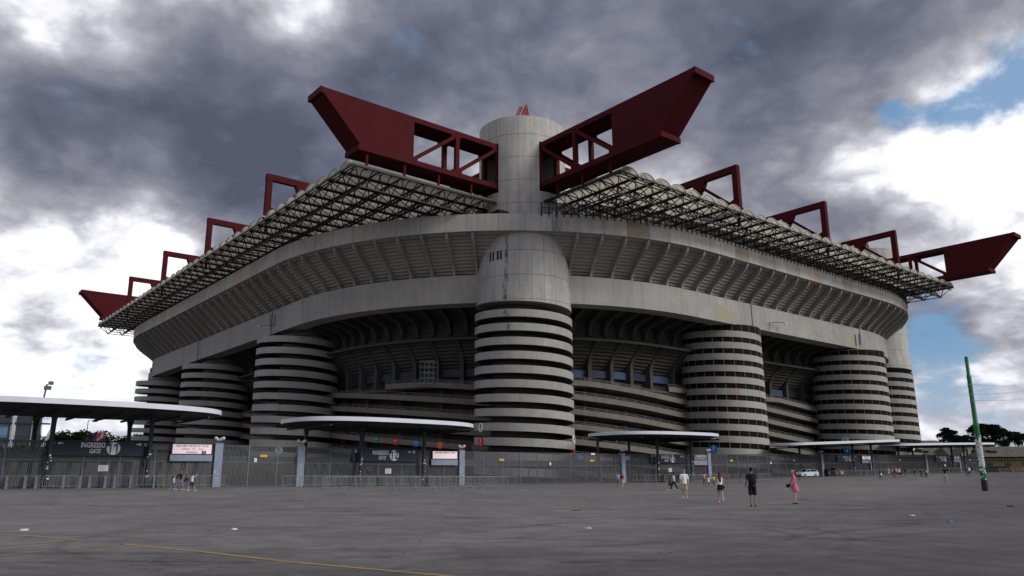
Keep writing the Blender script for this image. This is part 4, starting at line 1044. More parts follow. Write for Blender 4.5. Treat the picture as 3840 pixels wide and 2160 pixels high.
s11 = led_board(643,797,1663.6,1705,1729,L1,'lit pink screen with three lines of opening hours beside the first fence pillar',M['led'])
text_mesh('8', 0.27, M['white'], s11, (1.13,-.20,.24), (1,0,0),(0,0,1),0.9); bx_ = MB().box(.93,-.195,.09,1.33,-.186,.38); bx_.build('number_tile', M['maroon'], s11, (0,0,0))
led_board(1618,1714,1690.5,1722.5,1744.5,[('SAN SIRO MUSEO & TOUR',.77,.25,M['black'],1.05)],'lit pale pink screen with one line of text left of the middle tower',M['led'])
led_board(2599,2648,1705,1727.5,1744,[('SAN SIRO STORE',.72,.30,M['white'],1.1),('ORARIO 10:00 - 19:30',.42,.17,M['white'],1.0)],'dark grey screen reading SAN SIRO STORE beside the fifth pillar',M['mull'],'mull')
led_board(3229,3261,1708,1724,1737,[('SAN SIRO MUSEO & TOUR',.77,.25,M['black'],1.0),('ORARIO 9:30 - 18:00',.49,.22,M['ledred'],1.0),('INGRESSO 8',.20,.22,M['black'],1.05)],'small lit screen with red text right of the parked cars',M['led'])
led_board(3574,3593,1708,1722,1733,[('SAN SIRO STORE',.75,.25,M['black'],1.0),('ORARIO',.48,.2,M['black'],1.0),('INGRESSO 8',.20,.25,M['black'],1.0)],'smallest pale screen near the green mast',M['offwhite'])
def plate(x0, x1, y0, y1, mat, label, name='notice', cat='notice', group=None, lines=0, v_=FV-.06):
    u0 = fp(x0,y0,v_)[0]; u1 = fp(x1,y0,v_)[0]; z1 = fp((x0+x1)/2,y0,v_)[1]; z0 = fp((x0+x1)/2,y1,v_)[1]; um = (u0+u1)/2
    m = MB(); m.box(u0,v_-.03,z0,u1,v_,z1); m.cm = 1
    for k in range(lines):
        zz = z1-(z1-z0)*(k+1)/(lines+1); m.box(u0+(u1-u0)*.12,v_-.034,zz-.012,u1-(u1-u0)*(.12 if k%2 else .3),v_-.031,zz+.012)
    x, y = xy(um, v_); o = m.build(name, [mat, M['mull']], None, (um,v_,z0)); o.location = (x,y,z0); o.rotation_euler = (0,0,ANG); props(o, label, cat, group)
plate(369,407,1744,1767,M['offwhite'],'white notice board with small print on the fence below the gate 11 sign','notice_board','notice','white notices on the fence',6)
plate(1444,1467,1757,1776,M['offwhite'],'white notice board on the fence below the gate 12 sign','notice_board','notice','white notices on the fence',5)
plate(2506,2519,1755.5,1769.5,M['offwhite'],'white notice board on the fence behind the man in white','notice_board','notice','white notices on the fence',3)
plate(3541,3546,1741,1749,M['offwhite'],'tiny white notice on the far right stretch of fence','notice_board','notice','white notices on the fence')
plate(953,963.5,1718,1733,M['offwhite'],'small upright white notice at the double gate left of the second pillar','notice_board','notice','white notices on the fence',2)
plate(2060,2066,1734,1745,M['offwhite'],'small upright white notice on the fence right of the middle tower','notice_board','notice','white notices on the fence',2)
plate(2216,2230,1699,1706,M['offwhite'],'small white plate at the top of the fence left of the fourth pillar','notice_board','notice','white notices on the fence',1)
plate(2888,2892,1732,1740,M['offwhite'],'narrow white notice on the plain fence left of the white hatchback','notice_board','notice','white notices on the fence')
plate(2343,2361,1709,1723.5,M['pillar'],'blank blue grey plate right of the fourth pillar','blank_plate','plate')
for i, (x0,x1,y0,y1,w) in enumerate(((976,1002,1705,1714.5,'on the double gate left of the second pillar'),(1872,1889.5,1720.5,1728,'under the left edge of the middle tower'),(2212,2227,1724.5,1731,'left of the fourth pillar'),(2737,2747,1724,1730.5,'right of the fifth pillar'),(2973,2981.5,1723,1729,'above the bonnet of the white hatchback'),(3371,3377.5,1722,1727,'on the dim stretch of fence above the crowd'),(3633,3639,1722,1727,'near the far right end of the fence'))):
    plate(x0,x1,y0,y1,M['yellow'],'yellow plate '+w,'warning_plate','warning plate','yellow plates on the fence',2)
# turnstile posts behind the bars and short posts before them
for a, b, nm in ((9.5,26,'the left gate'),(38.5,56.5,'the gate left of the middle tower')):
    tsm = uvthing('turnstile_row', 'row of blue grey turnstiles behind the bars of '+nm, 'turnstiles', (a+b)/2, FV+1.4, 0)
    to = ((a+b)/2, FV+1.4, 0); u = a; k = 0
    while u < b:
        g0 = ghuv(u, FV); m = MB(); m.box(u-.14,FV+1.0,g0,u+.14,FV+1.9,g0+2.45)
        for z in range(6): m.box(u+.14,FV+1.4,g0+.35+.3*z,u+.62,FV+1.46,g0+.39+.3*z)
        m.build('turnstile', M['queue'] if k % 3 else M['fenced'], tsm, to); u += [1.15,1.6,0.95,1.35][k % 4]; k += 1
k = 0
for px in (28,97,138,240,302,338,396,431,491,579):
    u = fp(px,1780,FV-.9)[0]; g0 = ghuv(u,FV-.9)
    o = MB().box(u-.11,FV-1.02,g0,u+.11,FV-.78,g0+1.02).box(u-.07,FV-.97,g0+1.02,u+.07,FV-.83,g0+1.10).build('queue_post', M['queue'], None, (u,FV-.9,g0))
    x, y = xy(u, FV-.9); o.location = (x,y,g0); o.rotation_euler = (0,0,ANG); props(o, 'short blue grey post at the left gate, %s from the left' % ORD[k], 'post', 'short queue posts at the left gate'); k += 1
# ------------------------------------------------------------------ canopies
def canopy(uc, vc, a, b, z0, z1, cols, label, n_=2.7):
    t = uvthing('entrance_canopy', label, 'canopy', uc, vc, 0, 'white edged canopies over the gates'); o_ = (uc,vc,0)
    N_ = 72
    def pt(i, s, dz):
        th = 2*PI*i/N_; c, s_ = math.cos(th), math.sin(th)
        x = math.copysign(abs(c)**(2/n_), c)*a*s; y = math.copysign(abs(s_)**(2/n_), s_)*b*s
        return (uc+x, vc+y, z0+(z1-z0)*(x+a)/(2*a)+dz)
    m = MB(); m.loft([[pt(i,1,-.43) for i in range(N_)],[pt(i,1,0) for i in range(N_)],[pt(i,.985,.03) for i in range(N_)],[pt(i,.97,-.1) for i in range(N_)]], False); m.build('fascia', M['fascia'], t, o_, True)
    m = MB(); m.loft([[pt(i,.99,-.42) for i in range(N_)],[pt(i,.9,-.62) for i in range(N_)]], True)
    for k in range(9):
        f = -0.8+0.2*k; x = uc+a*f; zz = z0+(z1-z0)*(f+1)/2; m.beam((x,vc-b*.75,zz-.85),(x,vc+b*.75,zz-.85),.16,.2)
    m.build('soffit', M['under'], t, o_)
    m = MB(); m.face([pt(i,.975,-.06) for i in range(N_)]); m.build('roof_sheet', M['mull'], t, o_)
    for (u, v) in cols:
        g0 = ghuv(u, v); zt_ = z0+(z1-z0)*(u-uc+a)/(2*a)-.7; m = MB()
        m.tube([(u,v,g0),(u,v,zt_-1.1)],.20,14); m.tube([(u,v,zt_-1.1),(u,v,zt_-.6),(u,v,zt_+.12)],[.20,.22,.36],14)
        c = m.build('column', M['column'], t, o_, True)
        if v < FV:
            st = MB()
            for k in range(9):
                a_ = random.uniform(-2.4,-.8); zz = g0+random.uniform(.7,3.1)
                p = Vector((u+.206*math.cos(a_), v+.206*math.sin(a_), zz)); tx = Vector((-math.sin(a_),math.cos(a_),0))*random.uniform(.04,.10); tz = Vector((0,0,random.uniform(.03,.07)))
                st.face([p-tx-tz,p+tx-tz,p+tx+tz,p-tx+tz])
            st.build('sticker', M['offwhite'], c, o_)
canopy(14.5,80.0,12.3,7.6,7.75,7.65,[(12.5,79.2),(20.7,79.2),(12.2,87),(20.6,87)],'largest canopy with a pale curved edge over the left gate')
canopy(46.3,80.5,11.4,7.4,7.5,7.4,[(43.1,79.2),(51.5,79.2),(47.5,87),(40,87)],'canopy with a bright white curved edge left of the middle tower')
canopy(95.2,80.5,11.3,7.4,7.45,7.55,[(94.2,79.2),(102.4,79.2),(84.5,82.5),(92.5,83.5)],'canopy with a white curved edge right of the middle tower')
canopy(150,79.5,21,6.0,6.75,8.35,[(154.8,79.2),(162.6,79.2),(137.5,80.8)],'long low canopy in front of the second glazed tower')
canopy(198,79.5,26,6.0,7.5,8.75,[(203,79.2),(210.2,79.2),(185.5,80.8),(178.5,80.8)],'farthest canopy, behind the green mast')
# ------------------------------------------------------------------ crowd barriers
def barrier_proto():
    t = thing('crowd_barrier','x','barrier')
    L, H = 2.45, 1.10
    m = MB(); m.tube([(-L/2,0,.18),(-L/2,0,H-.14),(-L/2+.14,0,H),(L/2-.14,0,H),(L/2,0,H-.14),(L/2,0,.18)],.024,6); m.tube([(-L/2,0,.26),(L/2,0,.26)],.02,6); m.build('rail_frame', M['galv'], t)
    m = MB()
    for k in range(1,17): x = -L/2+L*k/17; m.beam((x,0,.26),(x,0,H-.01),.014,.014)
    m.build('bars', M['galv'], t)
    for sg in (-1,1):
        m = MB(); x = sg*(L/2-.10); m.tube([(x,-.27,.0),(x,-.24,.13),(x,0,.19),(x,.24,.13),(x,.27,.0)],.022,6); m.build('foot', M['galv'], t)
    return t
bproto = barrier_proto(); bcount = [0]
def copy_tree(o, parent=None):
    c = o.copy(); C.objects.link(c); c.parent = parent
    for ch in list(o.children): copy_tree(ch, c)
    return c
def put_barrier(u, v, rz, label, group):
    t = bproto if bcount[0] == 0 else copy_tree(bproto); bcount[0] += 1
    x, y = xy(u, v); t.location = (x, y, gh(x,y)+0.0); t.rotation_euler = (0,0,ANG+rz); t['label'] = label; t['group'] = group
def prow(pxs, y, label, group, jit=0.12):
    for i, px in enumerate(pxs):
        a = gp(px, y if not isinstance(y,(list,tuple)) else y[i]); u, v = uvof(a.x, a.y); v = min(v, FV-.5)
        put_barrier(u, v, random.uniform(-jit,jit), label % ORD[i], group)
prow([-30,57,125,190], 1831, '%s crowd barrier in the row along the left edge of the left gate', 'crowd barriers at the left gate')
prow([222], 1836, 'crowd barrier standing nearest the left column, %s', 'crowd barriers at the left gate')
prow([337,445,562,640,716,800], 1829.5, '%s crowd barrier right of the left column, in the row behind the walking family', 'crowd barriers at the left gate')
prow([1100,1165,1215], 1829, '%s crowd barrier from the left at the second fence pillar', 'crowd barriers at the second gate')
prow([1264,1337,1429,1524,1603,1666], 1837.5, '%s crowd barrier from the left in the front row at the second gate', 'crowd barriers at the second gate')
prow([1262,1315,1370,1430,1485,1540,1590,1645,1700], 1826.5, '%s crowd barrier from the left in the back row at the second gate', 'crowd barriers at the second gate')
prow([1728,1772,1800,1830,1865,1893], [1835,1836,1829,1834,1830,1832], '%s crowd barrier from the left in the loose cluster right of the third pillar', 'crowd barriers right of the third pillar', 0.5)
prow([2372,2405,2440,2475,2510,2545,2580,2615,2650,2690], 1809, '%s crowd barrier from the left along the third gate', 'crowd barriers at the third gate')
prow([2590,2640], 1815, '%s crowd barrier from the left behind the man in white', 'crowd barriers at the third gate')
prow([2668,2705,2754,2800,2848,2877], [1808,1808,1809,1808,1807,1805], '%s crowd barrier between the long haired woman and the backpack man', 'crowd barriers left of the parked cars')
prow([3135+14*i for i in range(12)], 1786, '%s crowd barrier from the left in the tight row right of the parked cars', 'crowd barriers at the fourth gate')
prow([3305+22*i for i in range(9)], 1783, '%s crowd barrier from the left in the far row behind the walking group', 'crowd barriers behind the walking group')
prow([3500+17*i for i in range(11)], 1774, '%s crowd barrier from the left in the row before the green mast', 'crowd barriers left of the green mast')
prow([3755+22*i for i in range(5)], 1776, '%s crowd barrier from the left in the row before the half timbered house', 'crowd barriers at the far right')
# wheeled bins
def wbin(px, y, label, tall=1.08):
    a = gp(px, y); u, v = uvof(a.x, a.y); v = min(v, FV-.7); x, y_ = xy(u, v); z = gh(x, y_)
    t = thing('wheeled_bin', label, 'bin', (x,y_,z), ANG, 'green wheeled bins')
    m = MB(); m.loft([[(sx*.24,sy*.27,.07) for sx,sy in ((-1,-1),(1,-1),(1,1),(-1,1))],[(sx*.29,sy*.35,tall-.1) for sx,sy in ((-1,-1),(1,-1),(1,1),(-1,1))]]); m.build('bin_body', M['bin'], t)
    m = MB(); m.loft([[(sx*.31,sy*.38,tall-.1) for sx,sy in ((-1,-1),(1,-1),(1,1),(-1,1))],[(sx*.27,sy*.33,tall) for sx,sy in ((-1,-1),(1,-1),(1,1),(-1,1))]]); m.build('lid', M['bin'], t)
    for s_ in (-1,1): MB().tube([(s_*.26,.3,.1),(s_*.32,.3,.1)],.1,10).build('wheel', M['black'], t)
wbin(527,1826,'green wheeled bin behind a barrier right of the walking column at the left gate')
wbin(1297,1824,'green wheeled bin left of the first column at the second gate, outer one of two')
wbin(1322,1824,'green wheeled bin beside the first column at the second gate, inner one of two')
wbin(1424,1824,'green wheeled bin behind the paper sign at the second gate')
wbin(1607,1824,'green wheeled bin beside the second column at the second gate')
wbin(2437,1807,'green wheeled bin at the third gate, left one')
wbin(2546,1807,'green wheeled bin behind the man in white')
wbin(2600,1807,'green wheeled bin right of the man in white')
plate(1420,1430,1799,1813,M['offwhite'],'small white paper tied to a barrier at the second gate','paper_notice','notice',None,3,v_=77.2)
# ------------------------------------------------------------------ yellow lines
def line(pts, w, name='road_marking'):
    m = MB()
    P_ = [gp(*p) for p in pts]
    for a, b in zip(P_, P_[1:]):
        d = (b-a).normalized(); n_ = Vector((-d.y,d.x,0))*w/2; L = (b-a).length; k = max(1,int(L/1.5))
        for i in range(k):
            p = a.lerp(b, i/k); q = a.lerp(b, (i+1)/k); f = lambda s: (s.x, s.y, gh(s.x,s.y)+.006)
            m.face([f(p-n_), f(q-n_), f(q+n_), f(p+n_)])
    o = m.build(name, M['paint'], fixn=False); props(o, kind='structure')
line([(-40,2002),(140,2012),(305,2027)],.13); line([(305,2027),(140,2038),(-60,2050)],.13); line([(-60,2088),(220,2062),(460,2041)],.13)
line([(460,2041),(760,2070),(1100,2109),(1650,2158),(1800,2175)],.14)
# litter
for i, (px, py, col, w_, nm, lb) in enumerate(((2158,1915,(0.33,0.16,0.08),.26,'cardboard_scrap','brown cardboard scrap lying on the asphalt left of the people'),(90,1990,(.6,.6,.6),.12,'paper_scrap','white paper scrap at the left edge of the square'),(876,1987,(.6,.6,.6),.10,'paper_scrap','white paper scrap in the left foreground beyond the yellow line'),(2203,1983,(.35,.33,.32),.14,'paper_scrap','grey crumpled scrap in the middle foreground'),(3415,1935,(.35,.33,.32),.16,'paper_scrap','pale flat scrap right of the pink dress'),(3563,1959,(.1,.16,.4),.10,'paper_scrap','small blue scrap below the green mast'),(3790,1900,(.02,.02,.02),.18,'black_scrap','black scrap at the right edge of the square'))):
    a = gp(px, py); o = MB(); rr_ = [[(math.cos(t*PI/3.5+i)*w_*random.uniform(.6,1.1), math.sin(t*PI/3.5+i)*w_*.6*random.uniform(.6,1.1), z) for t in range(7)] for z in (0.004,0.05)]
    o.loft(rr_); o = o.build(nm, simple('scrap_%d'%i, col, .8), None); o.location = a; props(o, lb, 'litter')
# pigeon on the ground
def bird(px, py, lb, rz, s=1.0):
    a = gp(px, py); m = MB()
    m.loft([m.ell(0,0,0,.001,.001,8)]*1+[[(x, y, z) for x, y, z in [(.055*r*math.cos(2*PI*k/8), yy, .11+zz+.05*r*math.sin(2*PI*k/8)) for k in range(8)]] for yy, r, zz in ((-.17,.25,-.01),(-.10,.7,0),(0,1.05,.01),(.08,.9,.03),(.12,.5,.07),(.15,.5,.11),(.18,.35,.12),(.20,.1,.115))])
    for sx_ in (-.025,.025): m.tube([(sx_,0,.0),(sx_,0,.08)],.006,5)
    o = m.build('pigeon', simple('pigeon_grey', (.05,.05,.06), .7), None, smooth=True); o.location = a; o.rotation_euler = (0,0,rz); o.scale = (s,s,s); props(o, lb, 'bird')
bird(2997,1801,'dark pigeon on the asphalt just right of the pink dress', 1.2, 1.3); bird(3817,1790,'dark pigeon on the asphalt at the far right edge', -1.2, 1.3)
# ------------------------------------------------------------------ green mast
def mast():
    a = gp(3695.5,1841); top = None
    r = ray(3620,1338); t_ = math.hypot(a.x,a.y)/math.hypot(r.x,r.y); ht = CAMH+r.z*t_-a.z
    t = thing('mast', 'leaning green steel mast plastered with white stickers', 'mast', a)
    R0 = 0.225*1.0
    lean = math.hypot(0,0)
    def at(f): return (0,0,ht*f)
    gm, g = newmat('mast_green'); tcn = g.n('ShaderNodeTexCoord').outputs['Object']
    n = g.noise(tcn, 2.0, 4); c = g.mix(n, (0.012,0.10,0.035), (0.018,0.14,0.05)); finish(gm, g, c, 0.4)
    m = MB(); m.tube([at(0.075),at(.455),at(.46),at(.475)],[R0*1.0,R0*.93,R0*.93,R0*.93],18); m.build('lower_section', gm, t, smooth=True)
    m = MB(); m.tube([at(.46),at(.49),at(.50),at(.83),at(.845)],[R0*1.02,R0*1.0,R0*.80,R0*.76,R0*.76],18); m.build('middle_section', gm, t, smooth=True)
    m = MB(); m.tube([at(.835),at(.855),at(.86),at(1.0)],[R0*.80,R0*.78,R0*.62,R0*.60],18); m.build('upper_section', gm, t, smooth=True)
    m = MB(); m.tube([at(0),at(.078)],[R0*1.04,R0*1.04],18); m.build('black_base', M['black'], t, smooth=True)
    # stickers: many small sheets wrapped on the pole
    mats = [M['offwhite'], M['white'], simple('sticker_pale_green',(.35,.5,.4),.6), simple('sticker_grey',(.25,.27,.28),.6), M['redsign'], M['orangesign'], M['black']]
    m = MB(); rnd = random.Random(3)
    for k in range(520):
        ang = -PI/2+rnd.uniform(-1.7,1.7); f = rnd.triangular(.13,.40,.27) if k > 30 else rnd.uniform(.08,.44)
        w = rnd.uniform(.03,.075); h_ = rnd.uniform(.025,.06); z = ht*f; rr = R0*1.0-R0*.07*f+.004+rnd.uniform(0,.003)
        p = Vector((rr*math.cos(ang),rr*math.sin(ang),z)); tx = Vector((-math.sin(ang),math.cos(ang),0)); tz = Vector((0,0,1)); q = rnd.uniform(-.5,.5)
        ax = tx*math.cos(q)*w+tz*math.sin(q)*w; az = tz*math.cos(q)*h_-tx*math.sin(q)*h_
        m.cm = rnd.choices(range(7),[10,8,3,3,.4,.3,1.0])[0]; m.face([p-ax-az,p+ax-az,p+ax+az,p-ax+az])
    o = m.build('stickers', mats, t, fixn=False); o['kind'] = 'stuff'
    for k, (py, ye, xx) in enumerate(((1443,1443,3643),(1480,1467,3651),(1501,1497,3654))):
        r = ray(xx-6, py); tt = math.hypot(a.x,a.y)/math.hypot(r.x,r.y); z = CAMH+r.z*tt
        re = ray(3840, ye); te = tt*1.0; pe = re*te; end = Vector((a.x+60, a.y+25+0*k, 0)); 
        kk = (a.x+60)/re.x; kz = CAMH+re.z*kk
        end = Vector((re.x*kk, re.y*kk, kz))
        col = MB(); col.tube([(0,0,z-a.z-.05),(0,0,z-a.z+.05)],R0*.86,14); col.build('wire_collar', M['rail'], t)
        w = uv0 = thing('overhead_wire', ['upper','middle','lower'][k]+' of the three wires running from the green mast to the right edge', 'wire', (a.x,a.y,z))
        m2 = MB(); pts = []
        e_ = end-Vector((a.x,a.y,z))
        for i in range(13):
            f = i/12; pts.append(e_*f+Vector((0,0,-.25*4*f*(1-f)*.3)))
        m2.tube(pts,.014,5); m2.build('cable', M['mull'], w)
        m3 = MB(); m3.tube([e_.normalized()*.9,e_.normalized()*1.25],[.05,.05],8); m3.build('insulator', M['rail'], w)
mast()
# ================================================================== people
SKIN = [simple('skin_light',(0.42,0.24,0.18),.6,0,.05), simple('skin_tan',(0.30,0.16,0.11),.6,0,.05), simple('skin_dark',(0.09,0.045,0.03),.6,0,.05)]
def cloth(name, col): 
    k = 'cloth_'+name
    if k not in M: M[k] = simple(k, col, .85, 0, .16, 6.0, .15)
    return M[k]
CL = dict(white=(.62,.64,.70),black=(.012,.012,.014),navy=(.02,.024,.05),denim=(.10,.16,.26),beige=(.36,.32,.26),pink=(.40,.11,.22),lightblue=(.22,.33,.52),maroon=(.11,.015,.015),
          khaki=(.16,.13,.10),salmon=(.45,.24,.22),yellow=(.55,.52,.04),cream=(.50,.46,.40),red=(.38,.03,.04),grey=(.14,.14,.15),brown=(.06,.03,.02),hairdark=(.012,.009,.008),hairbrown=(.07,.03,.018),hairgrey=(.17,.15,.14),dgreen=(.03,.06,.04),slate=(.05,.055,.07))
def cl(n): return cloth(n, CL[n])
def ring(c, rx, ry, yaw=0, n=12, tilt=0):
    cx, cy, cz = c
    return [(cx+rx*math.cos(2*PI*k/n), cy+ry*math.sin(2*PI*k/n), cz+tilt*math.sin(2*PI*k/n)) for k in range(n)]
def seg(a, L, ang, side=0.0): # swing ang forward, side outwards
    return a+Vector((math.sin(side)*L, math.sin(ang)*L*math.cos(side), -math.cos(ang)*math.cos(side)*L))
def person(px, py, Hpx, yaw, label, top='white', bottom='navy', hair='hairdark', skin=1, lower='shorts', upper='tee', legs=(0,0,0,0), arms=((0,.15,.12),(0,.15,.12)), shoe='white', hairstyle='short', child=False, group='people walking on the square', detail=0, extra=None, female=False, back_lean=0.0, height=None, group_on=True, head_yaw=0.0):
    """yaw 0 = faces away from the camera, 180 = towards it; arms: (swing, elbow bend, outwards) for left, right"""
    a = gp(px, py)
    dist = a.y*math.cos(PITCH)+(a.z-CAMH)*math.sin(PITCH); el = 1.0
    H = height or Hpx*(a.y)/3049.0*1.0
    S = H/1.75
    t = thing('person', label, 'person', a, R(yaw), group if group_on else None)
    hs = 1.0 if not child else 1.22         # children have larger heads
    w = 0.93 if female else 1.0
    V = Vector
    la, lk, ra_, rk = legs       # thigh swing and knee bend, left / right
    hipz = 0.90; hipL, hipR = V((-.092*w,0,hipz)), V((.092*w,0,hipz))
    def leg(h, a_, k_):
        kn = seg(h, .43, a_); an = seg(kn, .40, a_-k_); return kn, an
    kL, aL = leg(hipL, la, lk); kR, aR = leg(hipR, ra_, rk)
    dz = 0.075-min(aL.z, aR.z)
    hipL.z += dz; hipR.z += dz; kL.z += dz; kR.z += dz; aL.z += dz; aR.z += dz
    Z = lambda z: z+dz
    shw = .175*w; shz = 1.405
    shL, shR = V((-shw,0,Z(shz))), V((shw,0,Z(shz)))
    def arm(sh, sg, sw, bend, out):
        e = seg(sh, .285, sw, sg*out); f = seg(e, .25, sw+bend, sg*out*.5); return e, f
    eL, wL = arm(shL, -1, *arms[0]); eR, wR = arm(shR, 1, *arms[1])
    vs, es, rs = [], [], []
    def add(p, r, par=None):
        vs.append(p*S); rs.append(tuple(x*S for x in (r if isinstance(r, tuple) else (r, r))))
        if par is not None: es.append((par, len(vs)-1))
        return len(vs)-1
    pel = add(V((0,0,Z(.97))), (.125*w,.095)); bel = add(V((0,0,Z(1.10))), (.115*w,.085), pel); che = add(V((0,.005,Z(1.27))), (.14*w,.10), bel); uc = add(V((0,0,Z(1.39))), (.11,.08), che)
    nk = add(V((0,0,Z(1.475))), .052, uc); nk2 = add(V((0,.01,Z(1.53))), .05, nk)
    for sh, e, wr, sg in ((shL,eL,wL,-1),(shR,eR,wR,1)):
        i0 = add(sh, .055*w, uc); i1 = add(sh.lerp(e,.5), .047*w, i0); i2 = add(e, .04*w, i1); i3 = add(e.lerp(wr,.4), .038*w, i2); i4 = add(wr, .026, i3)
        d = (wr-e).normalized(); pm = wr+d*.07; i5 = add(pm, (.034,.02) , i4)
        if detail:
            fwd = V((0,1,0)); fwd = (fwd-d*fwd.dot(d)).normalized() if abs(fwd.dot(d)) < .95 else V((1,0,0)); nrm = d.cross(fwd)*sg
            for j, (off, fl) in enumerate(((.030,.075),(.011,.085),(-.009,.080),(-.028,.062))):
                b0 = pm+fwd*off*.9+d*.01; b1 = b0+d*fl*.55+nrm*-.006; b2 = b1+(d*.75-nrm*.55).normalized()*fl*.5
                q = add(b0, .010, i5); q = add(b1, .0085, q); add(b2, .007, q)
            th = wr+d*.03; q = add(th+fwd*.035, .011, i5); add(th+fwd*.052+d*.035-nrm*.012, .009, q)
        else: add(pm+d*.05, (.026,.014), i5)
    ft = []
    for h, kn, an, sg, (ta, tk) in ((hipL,kL,aL,-1,(la,lk)),(hipR,kR,aR,1,(ra_,rk))):
        i0 = add(h, .085*w, pel); i1 = add(h.lerp(kn,.5), .072*w, i0); i2 = add(kn, .053*w, i1); i3 = add(kn.lerp(an,.3), .055*w, i2); i4 = add(kn.lerp(an,.75), .040*w, i3); i5 = add(an, .033, i4)
        fa = ta-tk; lift = an.z-.075
        fd = V((sg*.12, math.cos(min(0,fa)*0.9+0), math.sin(min(0,fa)*0.9)-.22 if lift > .03 else -.22)).normalized()
        tp = an+fd*.12+V((0,0,-.02)); add(an+V((0,-.03,-.035)), .03, i5) if False else None
        add(tp, .026, i5); ft.append((an, fd, lift))
    me = bpy.data.meshes.new('body'); me.from_pydata([tuple(v) for v in vs], es, []); ob = bpy.data.objects.new('tmpbody', me); C.objects.link(ob)
    md = ob.modifiers.new('s','SKIN'); md.use_smooth_shade = True; md.branch_smoothing = .4
    for i, r in enumerate(rs): me.skin_vertices[0].data[i].radius = r; me.skin_vertices[0].data[i].use_root = (i == 0)
    sb = ob.modifiers.new('u','SUBSURF'); sb.levels = 1; sb.render_levels = 1
    dg = bpy.context.evaluated_depsgraph_get(); dg.update()
    bm_ = bpy.data.meshes.new_from_object(ob.evaluated_get(dg)); bpy.data.objects.remove(ob)
    # head with nose, brow, chin, ears merged into the body mesh
    hc = V((0,.015,Z(1.635)))*S; hr = S*hs
    cyw, syw = math.cos(R(head_yaw)), math.sin(R(head_yaw))
    def hp(x, y, z): x2, y2 = x*cyw-y*syw, x*syw+y*cyw; return (hc.x+x2*hr, hc.y+y2*hr, hc.z+z*hr)
    prof = [(-.118,.030,.045,.035),(-.108,.046,.072,.05),(-.085,.056,.086,.062),(-.055,.066,.090,.075),(-.02,.073,.091,.086),(.02,.076,.092,.092),(.06,.072,.088,.090),(.092,.055,.068,.072),(.112,.028,.035,.04),(.117,.004,.004,.004)]
    n = 16; hv = []; 
    for z, rx, rf, rbk in prof:
        for k in range(n):
            th = 2*PI*k/n; c, s_ = math.cos(th), math.sin(th); y = (rf if s_ > 0 else rbk)*s_; x = rx*c
            if k == 4: y += {-.085:.002,-.055:-.002,-.02:.022,.02:.004}.get(z, 0)        # nose
            if k in (3,5) and z == .02: y -= .008                                          # eye sockets
            hv.append(hp(x, y, z))
    hf = [(i*n+k, i*n+(k+1)%n, (i+1)*n+(k+1)%n, (i+1)*n+k) for i in range(len(prof)-1) for k in range(n)]+[tuple(range(n))[::-1], tuple((len(prof)-1)*n+k for k in range(n))]
    em = MB(); em.raw(hv, hf)
    em2 = MB()
    for sg in (-1,1): em2.ellipsoid((0,0,0),(.012,.020,.03),6,5); em2.v = em2.v
    k0 = 0; nv = len(em2.v)//2
    for i, (x,y,z) in enumerate(em2.v):
        sg = -1 if i < nv else 1; em2.v[i] = hp(x+sg*.078, y-.008, z+.0)
    bm = bmesh.new(); bm.from_mesh(bm_)
    for src in (em, em2):
        base = [bm.verts.new(v) for v in src.v]; bm.verts.ensure_lookup_table()
        for f in src.f:
            try: fc = bm.faces.new([base[i] for i in f]); fc.smooth = True
            except Exception: pass
    bmesh.ops.recalc_face_normals(bm, faces=bm.faces); bm.to_mesh(bm_); bm.free()
    bm_.materials.clear(); bm_.materials.append(SKIN[skin]); body = bpy.data.objects.new('body', bm_); C.objects.link(body); body.parent = t
    def sm(mb, name, mat, par=None):
        mb.v = [(x*S,y*S,z*S) for x,y,z in mb.v]; o = mb.build(name, mat, par or t, smooth=True); return o
    # hair
    hm = MB()
    def hcap(zlo, sc_, yoff=-.012):
        rings = []
        for z, rx, rf, rbk in prof:
            if z < zlo: continue
            rr = []
            for k in range(n):
                th = 2*PI*k/n; c, s_ = math.cos(th), math.sin(th); zz = z
                front = s_ > 0.35 and z < .055
                q = sc_ if not front else 0.93
                wv = 1+.03*math.sin(5*th+z*60)
                rr.append(hp(rx*c*q*wv, (rf if s_ > 0 else rbk)*s_*q*wv+(yoff if not front else -.01), z+(.010 if z > .06 else 0)*1.0))
            rings.append(rr)
        return rings
    if hairstyle in ('short','curly'):
        hm.loft(hcap(-.055, 1.10 if hairstyle == 'short' else 1.28))
    elif hairstyle in ('long','tail','bun'):
        hm.loft(hcap(-.06, 1.13))
        if hairstyle == 'long':
            rings = []
            for zz, wx, yy, th_ in ((.03,.075,-.085,.03),(-.06,.082,-.10,.035),(-.16,.085,-.115,.03),(-.28,.085,-.13,.028),(-.40,.07,-.135,.024),(-.47,.035,-.13,.012)):
                rings.append([hp(wx*math.cos(2*PI*k/10)+.02*math.sin(zz*9), yy+th_*math.sin(2*PI*k/10), zz) for k in range(10)])
            hm.loft(rings)
        elif hairstyle == 'tail':
            pts = [hp(0,-.09,.02), hp(.0,-.13,-.05), hp(0,-.135,-.2), hp(0,-.13,-.36)]; hm.tube(pts, [.035*hr,.04*hr,.035*hr,.012*hr], 8)
        else: hm.ellipsoid(hp(0,-.10,.04), (.04*hr,.04*hr,.04*hr), 8, 6)
    o = hm.build('hair', cl(hair), t, smooth=True)
